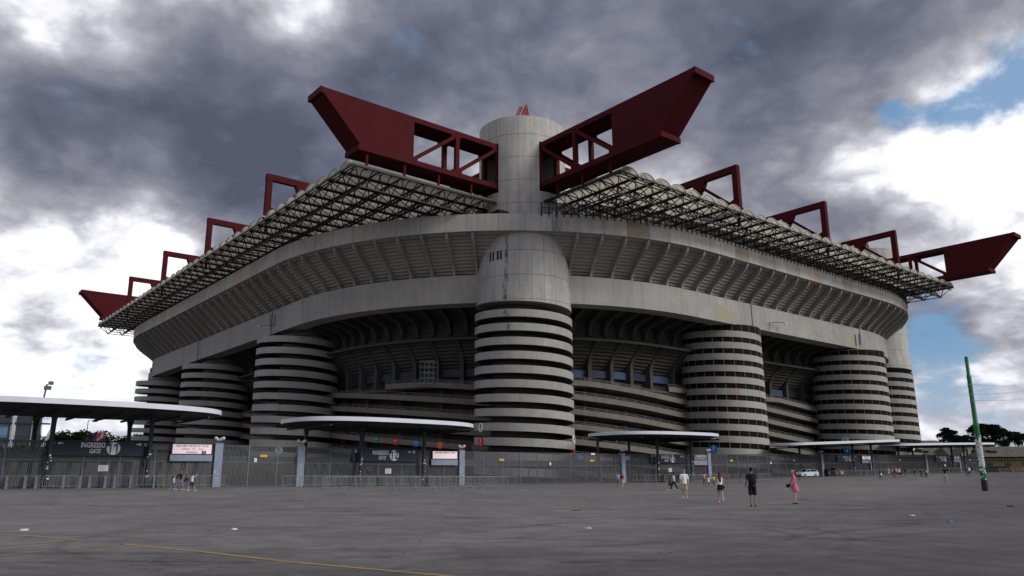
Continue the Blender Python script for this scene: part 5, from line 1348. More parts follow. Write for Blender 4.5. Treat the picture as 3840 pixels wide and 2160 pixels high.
    if extra and 'cap' in extra:
        cm = MB(); cm.loft([[hp(rx*1.14*math.cos(2*PI*k/n), ry*1.14*math.sin(2*PI*k/n)-.004, z) for k in range(n)] for z, rx, ry in ((.045,.075,.092),(.08,.066,.082),(.118,.045,.055),(.132,.01,.01))]); cm.loft([[hp(.065*math.cos(PI*k/8), .075+.075*math.sin(PI*k/8), z) for k in range(9)] for z in (.046,.056)])
        cm.build('cap', cl(extra['cap']), t, smooth=True)
    if extra and 'band' in extra:
        cm = MB(); cm.loft([[hp(.082*math.cos(2*PI*k/n), .098*math.sin(2*PI*k/n), z+.035*math.sin(2*PI*k/n)) for k in range(n)] for z in (.045,.095)]); cm.build('head_scarf', cl('white'), t, smooth=True)
    if extra and 'glasses' in extra:
        cm = MB()
        for sg in (-1,1): cm.loft([[hp(sg*.032+.026*math.cos(2*PI*k/10), .088+yy, .018+.018*math.sin(2*PI*k/10)) for k in range(10)] for yy in (0,.012)])
        cm.beam(hp(-.01,.097,.02), hp(.01,.097,.02), .006*hr); 
        for sg in (-1,1): cm.beam(hp(sg*.06,.088,.022), hp(sg*.078,-.01,.02), .006*hr)
        cm.build('sunglasses', M['black'], t)
    # upper clothing
    um = MB()
    if upper in ('tee','shirt','loose','dress','tank','crop'):
        hem = {'tee':.93,'shirt':.92,'loose':.86,'dress':1.0,'tank':1.03,'crop':1.06}[upper]; gg = 1.16 if upper == 'loose' else 1.0
        rr = [ring((0,0,Z(hem)), .158*w*gg, .118*gg), ring((0,0,Z(1.08)), .150*w*gg, .112*gg), ring((0,.005,Z(1.22)), .160*w*(1.08 if upper == 'loose' else 1), .122), ring((0,.004,Z(1.33)), .172*w, .120)]
        if upper in ('tank','crop'): rr += [ring((0,0,Z(1.40)), .11*w, .085)]
        else: rr += [ring((0,0,Z(1.42)), .165*w, .098), ring((0,0,Z(1.462)), .095, .072), ring((0,0,Z(1.478)), .062,.058)]
        um.loft(rr)
        if upper not in ('tank','crop'):
            for sh, e in ((shL,eL),(shR,eR)):
                nb_ = V((-.055 if sh.x > 0 else .055,0,.006)); f = .62 if upper != 'loose' else .92; um.tube([sh+nb_*1.6, sh+nb_, sh+V((0,0,.004)), sh.lerp(e,f*.3), sh.lerp(e,f*.6), sh.lerp(e,f)], [.060,.075,.078*w,.074*w*gg,.069*w*gg,.068*w*gg], 12)
    if upper == 'dress':
        um.loft([ring((0,0,Z(1.06)), .135*w, .105), ring((0,0,Z(.95)), .175*w, .15), ring((0,-.02,Z(.80)), .215*w, .19), ring((0,-.03,Z(.68)), .235*w, .215)], False)
        um.loft([ring((0,-.03,Z(.68)), .235*w, .215), ring((0,-.03,Z(.681)), .10, .10)], False)
    sm(um, 'dress' if upper == 'dress' else ('top' if upper in ('tank','crop') else 'shirt'), cl(top))
    # lower clothing
    lm = MB()
    if lower in ('shorts','trousers'):
        lm.loft([ring((0,0,Z(.86)), .165*w, .120), ring((0,0,Z(.96)), .158*w, .115), ring((0,0,Z(1.06)), .138*w, .105)])
        for h, kn, an in ((hipL,kL,aL),(hipR,kR,aR)):
            if lower == 'shorts': lm.tube([h+V((0,0,.03)), h.lerp(kn,.45), h.lerp(kn,.90)], [.098*w,.096*w,.088*w], 12)
            else: lm.tube([h+V((0,0,.03)), h.lerp(kn,.5), kn, kn.lerp(an,.5), an+V((0,0,.0))], [.098*w,.088*w,.073*w,.068*w,.064*w], 12)
        sm(lm, lower, cl(bottom))
    elif lower == 'skirt':
        lm.loft([ring((0,0,Z(1.06)), .125*w, .10), ring((0,0,Z(.95)), .165*w, .125), ring((0,0,Z(.80)), .20*w, .16), ring((0,0,Z(.70)), .215*w, .175)], False)
        lm.loft([ring((0,0,Z(.70)), .215*w, .175), ring((0,0,Z(.701)), .1,.1)], False); sm(lm, 'skirt', cl(bottom))
    # footwear
    for an, fd, lift in ft:
        smb = MB(); side = V((fd.y,-fd.x,0)).normalized() if abs(fd.z) < .95 else V((1,0,0)); up = side.cross(fd).normalized()
        if up.z < 0: up = -up
        rings = []
        f2 = V((fd.x,fd.y,0)).normalized() if lift < .03 else fd
        up = V((0,0,1)) if lift < .03 else up
        for d_, wx, hh in ((-.075,.020,.03),(-.06,.034,.055),(0,.042,.065),(.08,.046,.045),(.15,.046,.032),(.185,.028,.022)):
            c = an+f2*d_-up*(.072-.002)
            rings.append([c+side*(wx*math.cos(2*PI*k/10))+up*(hh*(.5+.5*math.sin(2*PI*k/10))*1.0) for k in range(10)])
        if shoe == 'slide': rings = [[p if i else p for i, p in enumerate(r_)] for r_ in rings]
        smb.loft(rings); sm(smb, 'sandal' if shoe == 'slide' else 'shoe', cl('black' if shoe == 'slide' else shoe))
    # things carried are things of their own
    def carry(name, lb, cat, fn):
        q = thing(name, lb, cat, a, R(yaw)); m = MB(); fn(m, q); return q
    T = dict(Z=Z, S=S, wL=wL, wR=wR, shL=shL, shR=shR, eL=eL, eR=eR, t=t)
    if extra and 'backpack' in extra:
        lb, colr, big = extra['backpack']
        q = thing('backpack', lb, 'backpack', a, R(yaw)); k = big
        m = MB(); m.loft([ring((0,-.12-.085*k,Z(z)), .15*k*f, .085*k*f, n=14) for z, f in ((.98 if k > 1 else 1.02,.75),(1.02,.98),(1.15,1.05),(1.30,1.0),(1.40,.9),(1.45,.6))])
        m.v = [(x*S,y*S,z*S) for x,y,z in m.v]; m.build('bag_body', cl(colr), q, smooth=True)
        m = MB(); m.loft([ring((0,-.13-.17*k,Z(z)), .11*k*f, .03, n=12) for z, f in ((1.03,.8),(1.06,1),(1.2,1),(1.24,.8))]); m.v = [(x*S,y*S,z*S) for x,y,z in m.v]; m.build('front_pocket', cl(colr), q, smooth=True)
        m = MB()
        for sg in (-1,1): m.tube([(sg*.10,-.11,Z(1.40)),(sg*.105,.0,Z(1.475)),(sg*.11,.125,Z(1.36)),(sg*.125,.115,Z(1.18)),(sg*.14,-.06,Z(1.05))], .016, 6)
        m.v = [(x*S,y*S,z*S) for x,y,z in m.v]; m.build('strap', cl('black'), q, smooth=True)
    if extra and 'bag' in extra:
        lb, colr, (bx,by,bz), (sx_,sy_,sz_) = extra['bag']; q = thing('handbag', lb, 'bag', a, R(yaw))
        m = MB(); m.loft([[(bx+x*sx_*f, by+y*sy_*f, Z(bz+zz)) for x,y in ((-1,-1),(1,-1),(1,1),(-1,1))] for zz, f in ((-sz_,.9),(-sz_*.8,1),(sz_*.8,1),(sz_,.9))]); m.v = [(x*S,y*S,z*S) for x,y,z in m.v]; m.build('bag_body', cl(colr), q)
        m = MB(); m.tube([(bx,by-.02,Z(bz+sz_)),(-bx*.2,0.13,Z(1.25)),(-math.copysign(.10,bx),0.02,Z(1.475)),(-bx*.1,-.13,Z(1.3)),(bx,by+.02,Z(bz+sz_))], .008, 6); m.v = [(x*S,y*S,z*S) for x,y,z in m.v]; m.build('strap', cl('black'), q)
    if extra and 'phone' in extra:
        q = thing('phone', extra['phone'], 'phone', a, R(yaw)); p = (wL+wR)/2+V((0,.03,.10)); m = MB(); m.box(p.x-.04,p.y,p.z-.08,p.x+.04,p.y+.012,p.z+.08); m.v = [(x*S,y*S,z*S) for x,y,z in m.v]; m.build('phone_case', M['black'], q); m = MB(); m.box(p.x-.035,p.y-.003,p.z-.075,p.x+.035,p.y-.001,p.z+.075); m.v = [(x*S,y*S,z*S) for x,y,z in m.v]; m.build('display', M['mull'], q)
    return t
G1 = 'people walking on the square'
person(2569,1866,104.5,178,'grey haired man in a loose white T-shirt, beige shorts and sunglasses walking this way','white','beige','hairgrey',0,'shorts','loose',(.16,.10,-.10,.05),((.08,.25,.22),(-.02,.3,.22)),'white','short',detail=1,extra={'glasses':1},group=G1,head_yaw=8)
person(2704,1884,113,-6,'woman in a white tank top and short black skirt walking away, long brown hair','white','black','hairbrown',0,'skirt','tank',(.12,.08,-.18,.62),((-.18,.15,.20),(.12,.3,.12)),'white','long',detail=1,female=True,group=G1,extra={'bag':('small black shoulder bag of the long haired woman','black',(.21,.0,.86),(.045,.09,.075))})
person(2826,1899.5,145.5,-10,'tall man in dark shirt and black shorts seen from behind, wearing a backpack','navy','black','hairdark',1,'shorts','tee',(.03,.03,.02,.03),((.05,.55,.22),(.30,1.25,.10)),'slide','short',detail=1,group=G1,head_yaw=-25,extra={'backpack':('large black backpack on the tall man in black shorts','black',1.12)})
person(2985,1890,126,62,'woman in a short pink dress and white head scarf standing sideways','pink','pink','hairbrown',0,'none','dress',(.06,.06,-.03,.02),((.10,.45,.06),(.02,.25,.08)),'slide','tail',detail=1,female=True,group=G1,head_yaw=30,extra={'band':1,'bag':('black handbag held by the woman in the pink dress','black',(-.06,.27,.93),(.06,.13,.09))})
G2 = 'family walking past the left gate'
person(648.5,1837,53,-75,'girl in a white top and denim shorts, leftmost of the family','white','denim','hairbrown',0,'shorts','tee',(.45,.1,-.35,.35),((.3,.9,.15),(-.1,.3,.15)),'white','tail',child=True,female=True,group=G2)
person(672,1838,76,-80,'man in black T-shirt and denim shorts walking with the family','black','denim','hairbrown',1,'shorts','tee',(.42,.1,-.38,.25),((.3,.5,.15),(-.35,.4,.15)),'white','short',group=G2,extra={'backpack':('dark blue backpack on the father at the left gate','navy',.95)})
person(697,1839,59,-70,'boy in black T-shirt and light denim shorts in the middle of the family','black','denim','hairdark',1,'shorts','tee',(.40,.1,-.4,.45),((.2,.5,.15),(-.2,.4,.15)),'white','short',child=True,group=G2,extra={'backpack':('small black backpack on the boy of the family','black',.7)})
person(717,1840,67,-72,'woman in a white T-shirt with a raised phone, rightmost of the family','white','navy','hairdark',0,'shorts','tee',(.48,.05,-.40,.2),((1.5,1.0,.05),(1.7,.8,.0)),'white','curly',female=True,group=G2,extra={'phone':'phone held up by the woman at the left gate'})
G3 = 'people near the third gate'
person(2319,1826,54,170,'man in a light blue shirt and khaki shorts beside the fourth pillar','lightblue','khaki','hairdark',1,'shorts','shirt',(.15,.1,-.2,.1),((.1,.9,.15),(.0,.3,.15)),'grey','short',group=G3,extra={'cap':'khaki'})
person(2333,1826,52,-8,'man in a dark red shirt and beige trousers seen from behind at the fourth pillar','maroon','beige','hairdark',1,'trousers','tee',(.1,.05,-.15,.15),((.4,1.2,.2),(.2,.6,.15)),'beige','short',group=G3)
person(2514,1838,58,75,'woman in dark clothes half hidden behind the man in cream shirt','maroon','black','hairdark',1,'shorts','tee',(.4,.1,-.35,.3),((.5,1.1,.1),(.2,.7,.1)),'white','bun',female=True,group=G3)
person(2528,1838,68,80,'man in a cream shirt and black trousers striding to the left','cream','black','hairdark',1,'trousers','shirt',(.48,.05,-.45,.1),((.4,.9,.1),(-.2,.6,.1)),'white','curly',group=G3)
person(2642,1820,50,-5,'person in a salmon T-shirt and dark shorts walking towards the barriers','salmon','khaki','hairdark',2,'shorts','tee',(.15,.1,-.2,.25),((.1,.4,.15),(.2,.5,.15)),'black','short',group=G3)
person(2658,1820,33,0,'small child in a white dress walking away near the barriers','white','white','hairdark',2,'none','dress',(.15,.1,-.2,.25),((.1,.4,.35),(.2,.5,.3)),'black','bun',child=True,female=True,group=G3)
person(2678,1821,38,-6,'child in a bright yellow T-shirt beside the long haired woman','yellow','khaki','hairdark',2,'shorts','tee',(.15,.1,-.2,.25),((.1,.4,.15),(.2,.5,.15)),'black','short',child=True,group=G3)
G4 = 'far group before the fourth and fifth gates'
far = [(3302,1794,34,-75,'person in a red top holding a white bag, leftmost of the far group','red','black','hairdark',1,'trousers','tee',0),
 (3334,1784,30,180,'person in a pink shirt leaning on a far barrier','salmon','white','hairdark',1,'shorts','tee',0),
 (3348.6,1789.6,31,170,'person in a pale pink shirt and black skirt in the far group','salmon','black','hairdark',1,'skirt','tee',1),
 (3357,1793.5,34,5,'person in a dark shirt and khaki trousers at the front of the far group','slate','khaki','hairdark',1,'trousers','tee',0),
 (3364,1790,36,175,'tall person in a pink shirt at the back of the far group','salmon','slate','hairdark',0,'shorts','tee',0),
 (3375,1790,34,180,'person with a white cap and yellow bag in the far group','cream','black','hairgrey',0,'shorts','tee',0),
 (3383.5,1790,34,185,'woman in a long black dress in the far group','black','black','hairdark',0,'none','dress',1),
 (3396.5,1790,35,0,'man in a black T-shirt and grey shorts, rightmost of the tight far group','black','grey','hairbrown',0,'shorts','tee',0),
 (3433.6,1790.7,32,-60,'man in dark T-shirt and light trousers walking alone past the sixth gate','slate','grey','hairgrey',0,'trousers','tee',0),
 (3457,1790.7,29,170,'person in black trousers left of the yellow backpack','maroon','black','hairdark',1,'trousers','tee',0),
 (3474.5,1790.7,31,10,'person in dark clothes carrying a yellow backpack','dgreen','black','hairdark',1,'trousers','tee',0),
 (3548.5,1807,56,3,'stout man in black T-shirt and beige shorts walking away left of the mast','black','beige','hairdark',0,'shorts','tee',0),
 (3556,1791,38,-5,'person mostly hidden behind the stout man in beige shorts','navy','denim','hairdark',1,'shorts','tee',0),
 (3628,1787,37,-20,'person in dark top and pale jeans near the green mast','slate','grey','hairdark',1,'trousers','tee',0),
 (3637,1787,37,175,'person in a white T-shirt and navy shorts near the green mast','white','navy','hairdark',1,'shorts','tee',0),
 (3650,1782,33,-70,'person in dark T-shirt and beige shorts striding beside the green mast','slate','beige','hairdark',1,'shorts','tee',0)]
for i, (px,py,hp_,yw,lb,tp,bt,hr_,sk,lo,up_,fm) in enumerate(far):
    st = .35 if i in (0,8,15) else .16
    ex = {}
    if 'white cap' in lb: ex['cap'] = 'white'
    if 'carrying a yellow backpack' in lb: ex['backpack'] = ('bright yellow backpack on a dark dressed person','yellow',.95)
    if i == 3: ex['backpack'] = ('grey green backpack at the front of the far group','dgreen',.95)
    if i == 0: ex['bag'] = ('white bag held by the person in the red top','white',(.22,.08,.82),(.03,.14,.2))
    person(px,py,hp_*1.03,yw,lb,tp,bt,hr_,sk,lo,up_,(st,.1,-st,.2),((.1,.5,.15),(.1,.4,.15)),'grey','short' if not fm else 'long',female=bool(fm),group=G4,extra=ex)
# ================================================================== parked cars
def car(px, py, yaw, col, label, L=4.0, H=1.43, wag=False):
    a = gp(px, py); t = thing('parked_car', label, 'car', a, R(yaw), 'cars parked at the fence')
    paint = finish(*newmat('car_paint_'+label.split()[0]), col, .22, 0.1, None, 0, .5)
    h = L/2; W = .86
    low = [(-h,.42),(-h+.03,.62),(-h+.28,.80),(-h+1.05,.93),(h-.55,.98),(h-.10,.93),(h,.70),(h-.02,.40),(h-.12,.24),(-h+.15,.22)]
    m = MB(); rings = []
    for y, s_, dz_ in ((-W,.985,0),(-W+.07,1.0,0),(0,1.012,.02),(W-.07,1.0,0),(W,.985,0)):
        rings.append([(x*s_, y, z+(dz_ if z > .6 else 0)) for x, z in low])
    m.loft(rings); body = m.build('car_body', paint, t, smooth=True)
    top = [(-h+1.02,.92),(-h+1.75,H-.06),(-h+2.2,H),(h-.75,H-.03),(h-.42,H-.16),(h-.12,.94)]
    m = MB(); rings = []
    for y, s_ in ((-.74,0),(-.62,1),(.62,1),(.74,0)):
        rings.append([(x, (y if z > 1.1 else math.copysign(.80,y)) , z) for x, z in top])
    m2 = MB(); vs0 = [(x,(-.60 if z > 1.1 else -.80),z) for x,z in top]; vs1 = [(x,(.60 if z > 1.1 else .80),z) for x,z in top]
    m2.loft([vs0, vs1]); m2.build('window', M['glass'], t)
    rf = MB(); rf.loft([[(x,-.62,z+.012) for x,z in top[1:5]]+[(x,-.62,z-.03) for x,z in top[1:5]][::-1],[(x,.62,z+.012) for x,z in top[1:5]]+[(x,.62,z-.03) for x,z in top[1:5]][::-1]])
    for sg in (-1,1):
        rf.beam((top[0][0],sg*.80,.93),(top[1][0],sg*.62,top[1][1]),.06,.06); rf.beam((top[5][0],sg*.80,.95),(top[4][0],sg*.62,top[4][1]),.10,.12); rf.beam((.15,sg*.80,.95),(.12,sg*.62,H-.03),.07,.05)
    rf.build('roof', paint if 'white' not in label.split()[0] else M['black'] if False else paint, body)
    for x in (-h+.78, h-.80):
        for sg in (-1,1):
            w = MB(); w.tube([(x,sg*.66,.31),(x,sg*.875,.31)],.315,20); w_ = w.build('wheel', M['black'], t)
            r_ = MB(); r_.tube([(x,sg*.876,.31),(x,sg*.884,.31)],.20,14); r_.build('rim', M['rail'], w_)
    for sg in (-1,1):
        MB().box(h-.14,sg*.55-.16,.70,h+.005,sg*.55+.16,.86).build('tail_light', M['redsign'], t)
        MB().box(-h-.0,sg*.58-.16,.58,-h+.25,sg*.58+.16,.72).build('headlight', M['white'], t)
        MB().ellipsoid((-h+1.35,sg*.92,1.0),(.07,.09,.07),8,6).build('mirror', M['black'], t)
    MB().box(h-.03,-.26,.46,h+.012,.26,.58).build('number_plate', M['offwhite'], t)
    MB().box(-h+.1,-.84,.2,h-.08,.84,.30).build('sill', M['black'], t)
    return t
car(3027,1789.5,22,(.50,.56,.66),'white hatchback parked side on in front of the fence, leftmost of four cars',4.0,1.42)
car(3069,1786.5,-38,(.012,.012,.014),'black car partly hidden behind the white hatchback',4.3,1.5)
car(3098,1785.5,-40,(.14,.008,.015),'dark red car between the black and the far white car',4.4,1.62)
car(3123,1784.5,-42,(.50,.52,.55),'small pale car partly hidden behind the dark red one',4.0,1.45)
# ================================================================== surroundings
def foliage(name, dark, light):
    m, g = newmat(name); t = g.n('ShaderNodeTexCoord').outputs['Object']; oi = g.noise(t, .7, 4); c = g.mix(g.ramp(oi,.35,.65), dark, light); c = g.mix(g.ramp(g.noise(t,5.0,2),.4,.6,0,.35), c, light)
    b = g.n('ShaderNodeBsdfDiffuse', i_Color=c); tr = g.n('ShaderNodeBsdfTranslucent', i_Color=c); mx = g.n('ShaderNodeMixShader', i_0=.25, i_1=b.outputs[0], i_2=tr.outputs[0]); o = g.n('ShaderNodeOutputMaterial'); g.t.links.new(mx.outputs[0], o.inputs[0]); return m
M['leaf'] = foliage('leaves', (0.012,0.026,0.010), (0.045,0.085,0.022)); M['leaf2'] = foliage('leaves_bright', (0.02,0.045,0.012), (0.08,0.13,0.03)); M['cedar'] = foliage('cedar_needles', (0.006,0.011,0.008), (0.018,0.03,0.018)); M['bark'] = simple('bark', (.035,.028,.022), .9)
rt = random.Random(11)
def leaf_cluster(m, c, r, n, size, flat=1.0):
    for _ in range(n):
        while True:
            p = Vector((rt.uniform(-1,1),rt.uniform(-1,1),rt.uniform(-1,1)))
            if .25 < p.length < 1: break
        p = Vector((c[0]+p.x*r[0], c[1]+p.y*r[1], c[2]+p.z*r[2])); a = Vector((rt.gauss(0,1),rt.gauss(0,1),rt.gauss(0,1)*flat)).normalized(); b = a.orthogonal().normalized(); s_ = size*rt.uniform(.6,1.3)
        q = a.cross(b); m.face([p-a*s_-q*s_*.2, p+b*0-q*s_*.6, p+a*s_, p+q*s_*.6])
def tree(x, y, H, W, label, group, mat='leaf', n=16):
    z = gh(x,y); t = thing('broadleaf_tree', label, 'tree', (x,y,z), 0, group)
    m = MB(); m.tube([(0,0,0),(0,0,H*.3),(.2,0,H*.55)],[W*.05,W*.035,.1],8)
    for k in range(5):
        a = k*1.26; m.tube([(0,0,H*.3),(math.cos(a)*W*.25,math.sin(a)*W*.25,H*.6)],[W*.025,.06],6)
    m.build('trunk', M['bark'], t)
    m = MB()
    for k in range(n):
        a = rt.uniform(0,6.28); rr = W*.36*math.sqrt(rt.random()); zz = H*rt.uniform(.35,.86)
        leaf_cluster(m, (math.cos(a)*rr, math.sin(a)*rr, zz), (W*.2,W*.2,H*.14), 190, W*.035)
    m.build('crown', M[mat], t, fixn=False); return t
def at_dist(px, Y): r = ray(px, 1700); k = Y/r.y; return r.x*k, Y
def htop(py, px, Y): r = ray(px, py); return CAMH+r.z*Y/r.y
hedge = [(250,1612,8.5,'first'),(292,1608,10,'second'),(335,1612,9.5,'third'),(375,1618,9,'fourth'),(205,1622,8,'leftmost'),(488,1622,9,'lone'),(520,1628,7,'small')]
for i, (px, py, W, nm) in enumerate(hedge):
    Y = 230+ (i%3)*8; x, y = at_dist(px, Y); tp = htop(py, px, Y)
    lab = {'lone':'dark green tree left of the farthest spiral tower','small':'smaller tree just left of the farthest spiral tower','leftmost':'leftmost dark tree, behind the left canopy column'}.get(nm, '%s rounded dark green tree seen under the left canopy, counted from the left' % nm)
    tree(x, y, tp-gh(x,y), W*1.5, lab, 'round trees beyond the left gate', 'leaf2' if i == 3 else 'leaf')
for i,(px,Y) in enumerate(((20,118),(110,125),(170,121))):
    x, y = at_dist(px, Y); tree(x, y, htop(1660,px,Y)-gh(x,y), 6.5, ['leftmost','middle','right-hand'][i]+' shrub behind the fence below the glass building', 'shrubs behind the left fence', 'leaf')
x, y = at_dist(18, 170); tree(x, y, htop(1506,18,170)-gh(x,y), 9, 'tree whose top shows above the left canopy at the left edge', None, 'leaf2')
# planter wall behind the left fence
xw = uvthing('low_wall','dark low wall with a white capping behind the left end of the fence','wall',0,96,0.4); m = MB().box(-30,96,0,11.5,96.5,3.85); m.build('wall_face', M['column'], xw, (0,96,0.4)); m = MB().box(-30,95.9,3.85,11.5,96.6,4.0); m.build('coping', M['white'], xw, (0,96,0.4)); m = MB().box(11.6,96.2,0,48,96.6,2.95); m.build('low_end', M['core'], xw, (0,96,0.4))
# glass building on the left
def left_building():
    Y = 165; x1, _ = at_dist(186, Y); x0 = x1-62; zt = htop(1513, 150, Y); t = thing('office_building','dark glass office building with white vertical fins behind the left canopy','building',(x1,Y,0.4), math.atan2(-x1, Y)); o_ = (x1,Y,0.4)
    m = MB().box(x0,Y,0,x1-2.2,Y+25,zt-.4); w = m.build('wall', simple('facade_glass',(.02,.028,.045),.15,0,.5,.3,.6), t, o_)
    blue = finish(*newmat('sky_glass'), (.10,.22,.36), .1, 0, None, 0, .6)
    nb = 0; 
    for k in range(9):
        xx = x1-3.4-k*3.7
        f = MB(); f.tube([(xx,Y-.9,0),(xx,Y-.9,zt*.52),(xx-.1,Y-.9,zt)],.22,6); f.beam((xx,Y-.5,0),(xx,Y-.5,zt),.3,.9); f.build('fin', M['offwhite'], t, o_)
        for j in range(4):
            if (k*3+j*5) % 4 < 2:
                p = MB(); p.box(xx-2.6,Y-.06,zt*(.12+.22*j),xx-.9,Y-.02,zt*(.28+.22*j)); p.beam((xx-1.75,Y-.1,zt*(.12+.22*j)),(xx-1.75,Y-.1,zt*(.28+.22*j)),.08); p.build('window', blue, w, o_)
    for j in range(5):
        zz = zt*(.08+.22*j); s_ = MB().box(x0,Y-1.0,zz-.18,x1-1.2+.2*j,Y,zz+.1); s_.build('floor_slab', M['column'], t, o_)
        r_ = MB(); r_.beam((x0,Y-1,zz+1.0),(x1-1.2+.2*j,Y-1,zz+1.0),.06)
        xx = x0
        while xx < x1-1.2: r_.beam((xx,Y-1,zz),(xx,Y-1,zz+1.0),.04); xx += .45
        r_.build('railing', M['column'], t, o_)
    br = MB()
    for sg in range(2): br.tube([(x1-2.2,Y-.6+sg*6,zt*.35),(x1-.9,Y-.6+sg*6,zt*.55),(x1-.2,Y-.6+sg*6,zt*.68),(x1-.1,Y-.6+sg*6,zt)],.3,8)
    br.build('curved_bracket', M['offwhite'], t, o_)
    MB().box(x1-5.6,Y+2,zt-.4,x1-3.0,Y+5,zt+1.1).build('roof_box', M['mull'], t, o_)
    m = MB(); m.beam((x1-2.6,Y+3,zt-.4),(x1-2.2,Y+3,zt+4.3),.35); m.box(x1-2.7,Y+2.6,zt+3.1,x1-1.3,Y+3.4,zt+3.9); m.box(x1-2.0,Y+2.6,zt+4.2,x1-1.0,Y+3.4,zt+4.9); m.build('roof_mast', M['mull'], t, o_)
left_building()
# street lamp and flags beyond the left gate
x, y = at_dist(316, 190); zt = htop(1575,316,190); z0_ = gh(x,y); t = thing('street_lamp','tall dark street lamp rising above the trees under the left canopy','street lamp',(x,y,z0_)); MB().tube([(x,y,z0_),(x,y,zt)],[.14,.08],8).build('pole', M['column'], t, (x,y,z0_))
m = MB(); m.tube([(x,y,zt-.2),(x+1.2,y,zt-.1)],.05,6); m.build('arm', M['column'], t, (x,y,z0_)); MB().ellipsoid((x+2.0-.4,y,zt-.35),(.75,.4,.16),10,6).build('lamp_head', M['column'], t, (x,y,z0_))
for k, (px, col, nm) in enumerate(((352,'navy','dark blue'),(366,'red','red and white'),(373,'white','white'),(381,'red','bright red'))):
    Y = 150+k*2; x, y = at_dist(px+4, Y); z0_ = gh(x,y); zt = htop(1612+k,px,Y); t = thing('flag', nm+' flag on a thin pole above the gate 11 board', 'flag', (x,y,z0_), 0, 'flags above the left gate'); o_ = (x,y,z0_)
    MB().tube([(x,y,z0_),(x,y,zt)],.05,6).build('pole', M['rail'], t, o_)
    m = MB(); rings = []
    N1, N2 = 8, 6
    vs = [(x-(2.3*i/N1)*(1-.25*j/N2)-.0, y+.25*math.sin(i*1.1+j*.5), zt-.1-1.5*i/N1*.9-1.5*j/N2*.85) for i in range(N1+1) for j in range(N2+1)]
    m.raw(vs, [(i*(N2+1)+j,(i+1)*(N2+1)+j,(i+1)*(N2+1)+j+1,i*(N2+1)+j+1) for i in range(N1) for j in range(N2)]); m.build('cloth', cl({'navy':'navy','red':'red','white':'white'}[col]), t, o_, smooth=True, fixn=False)
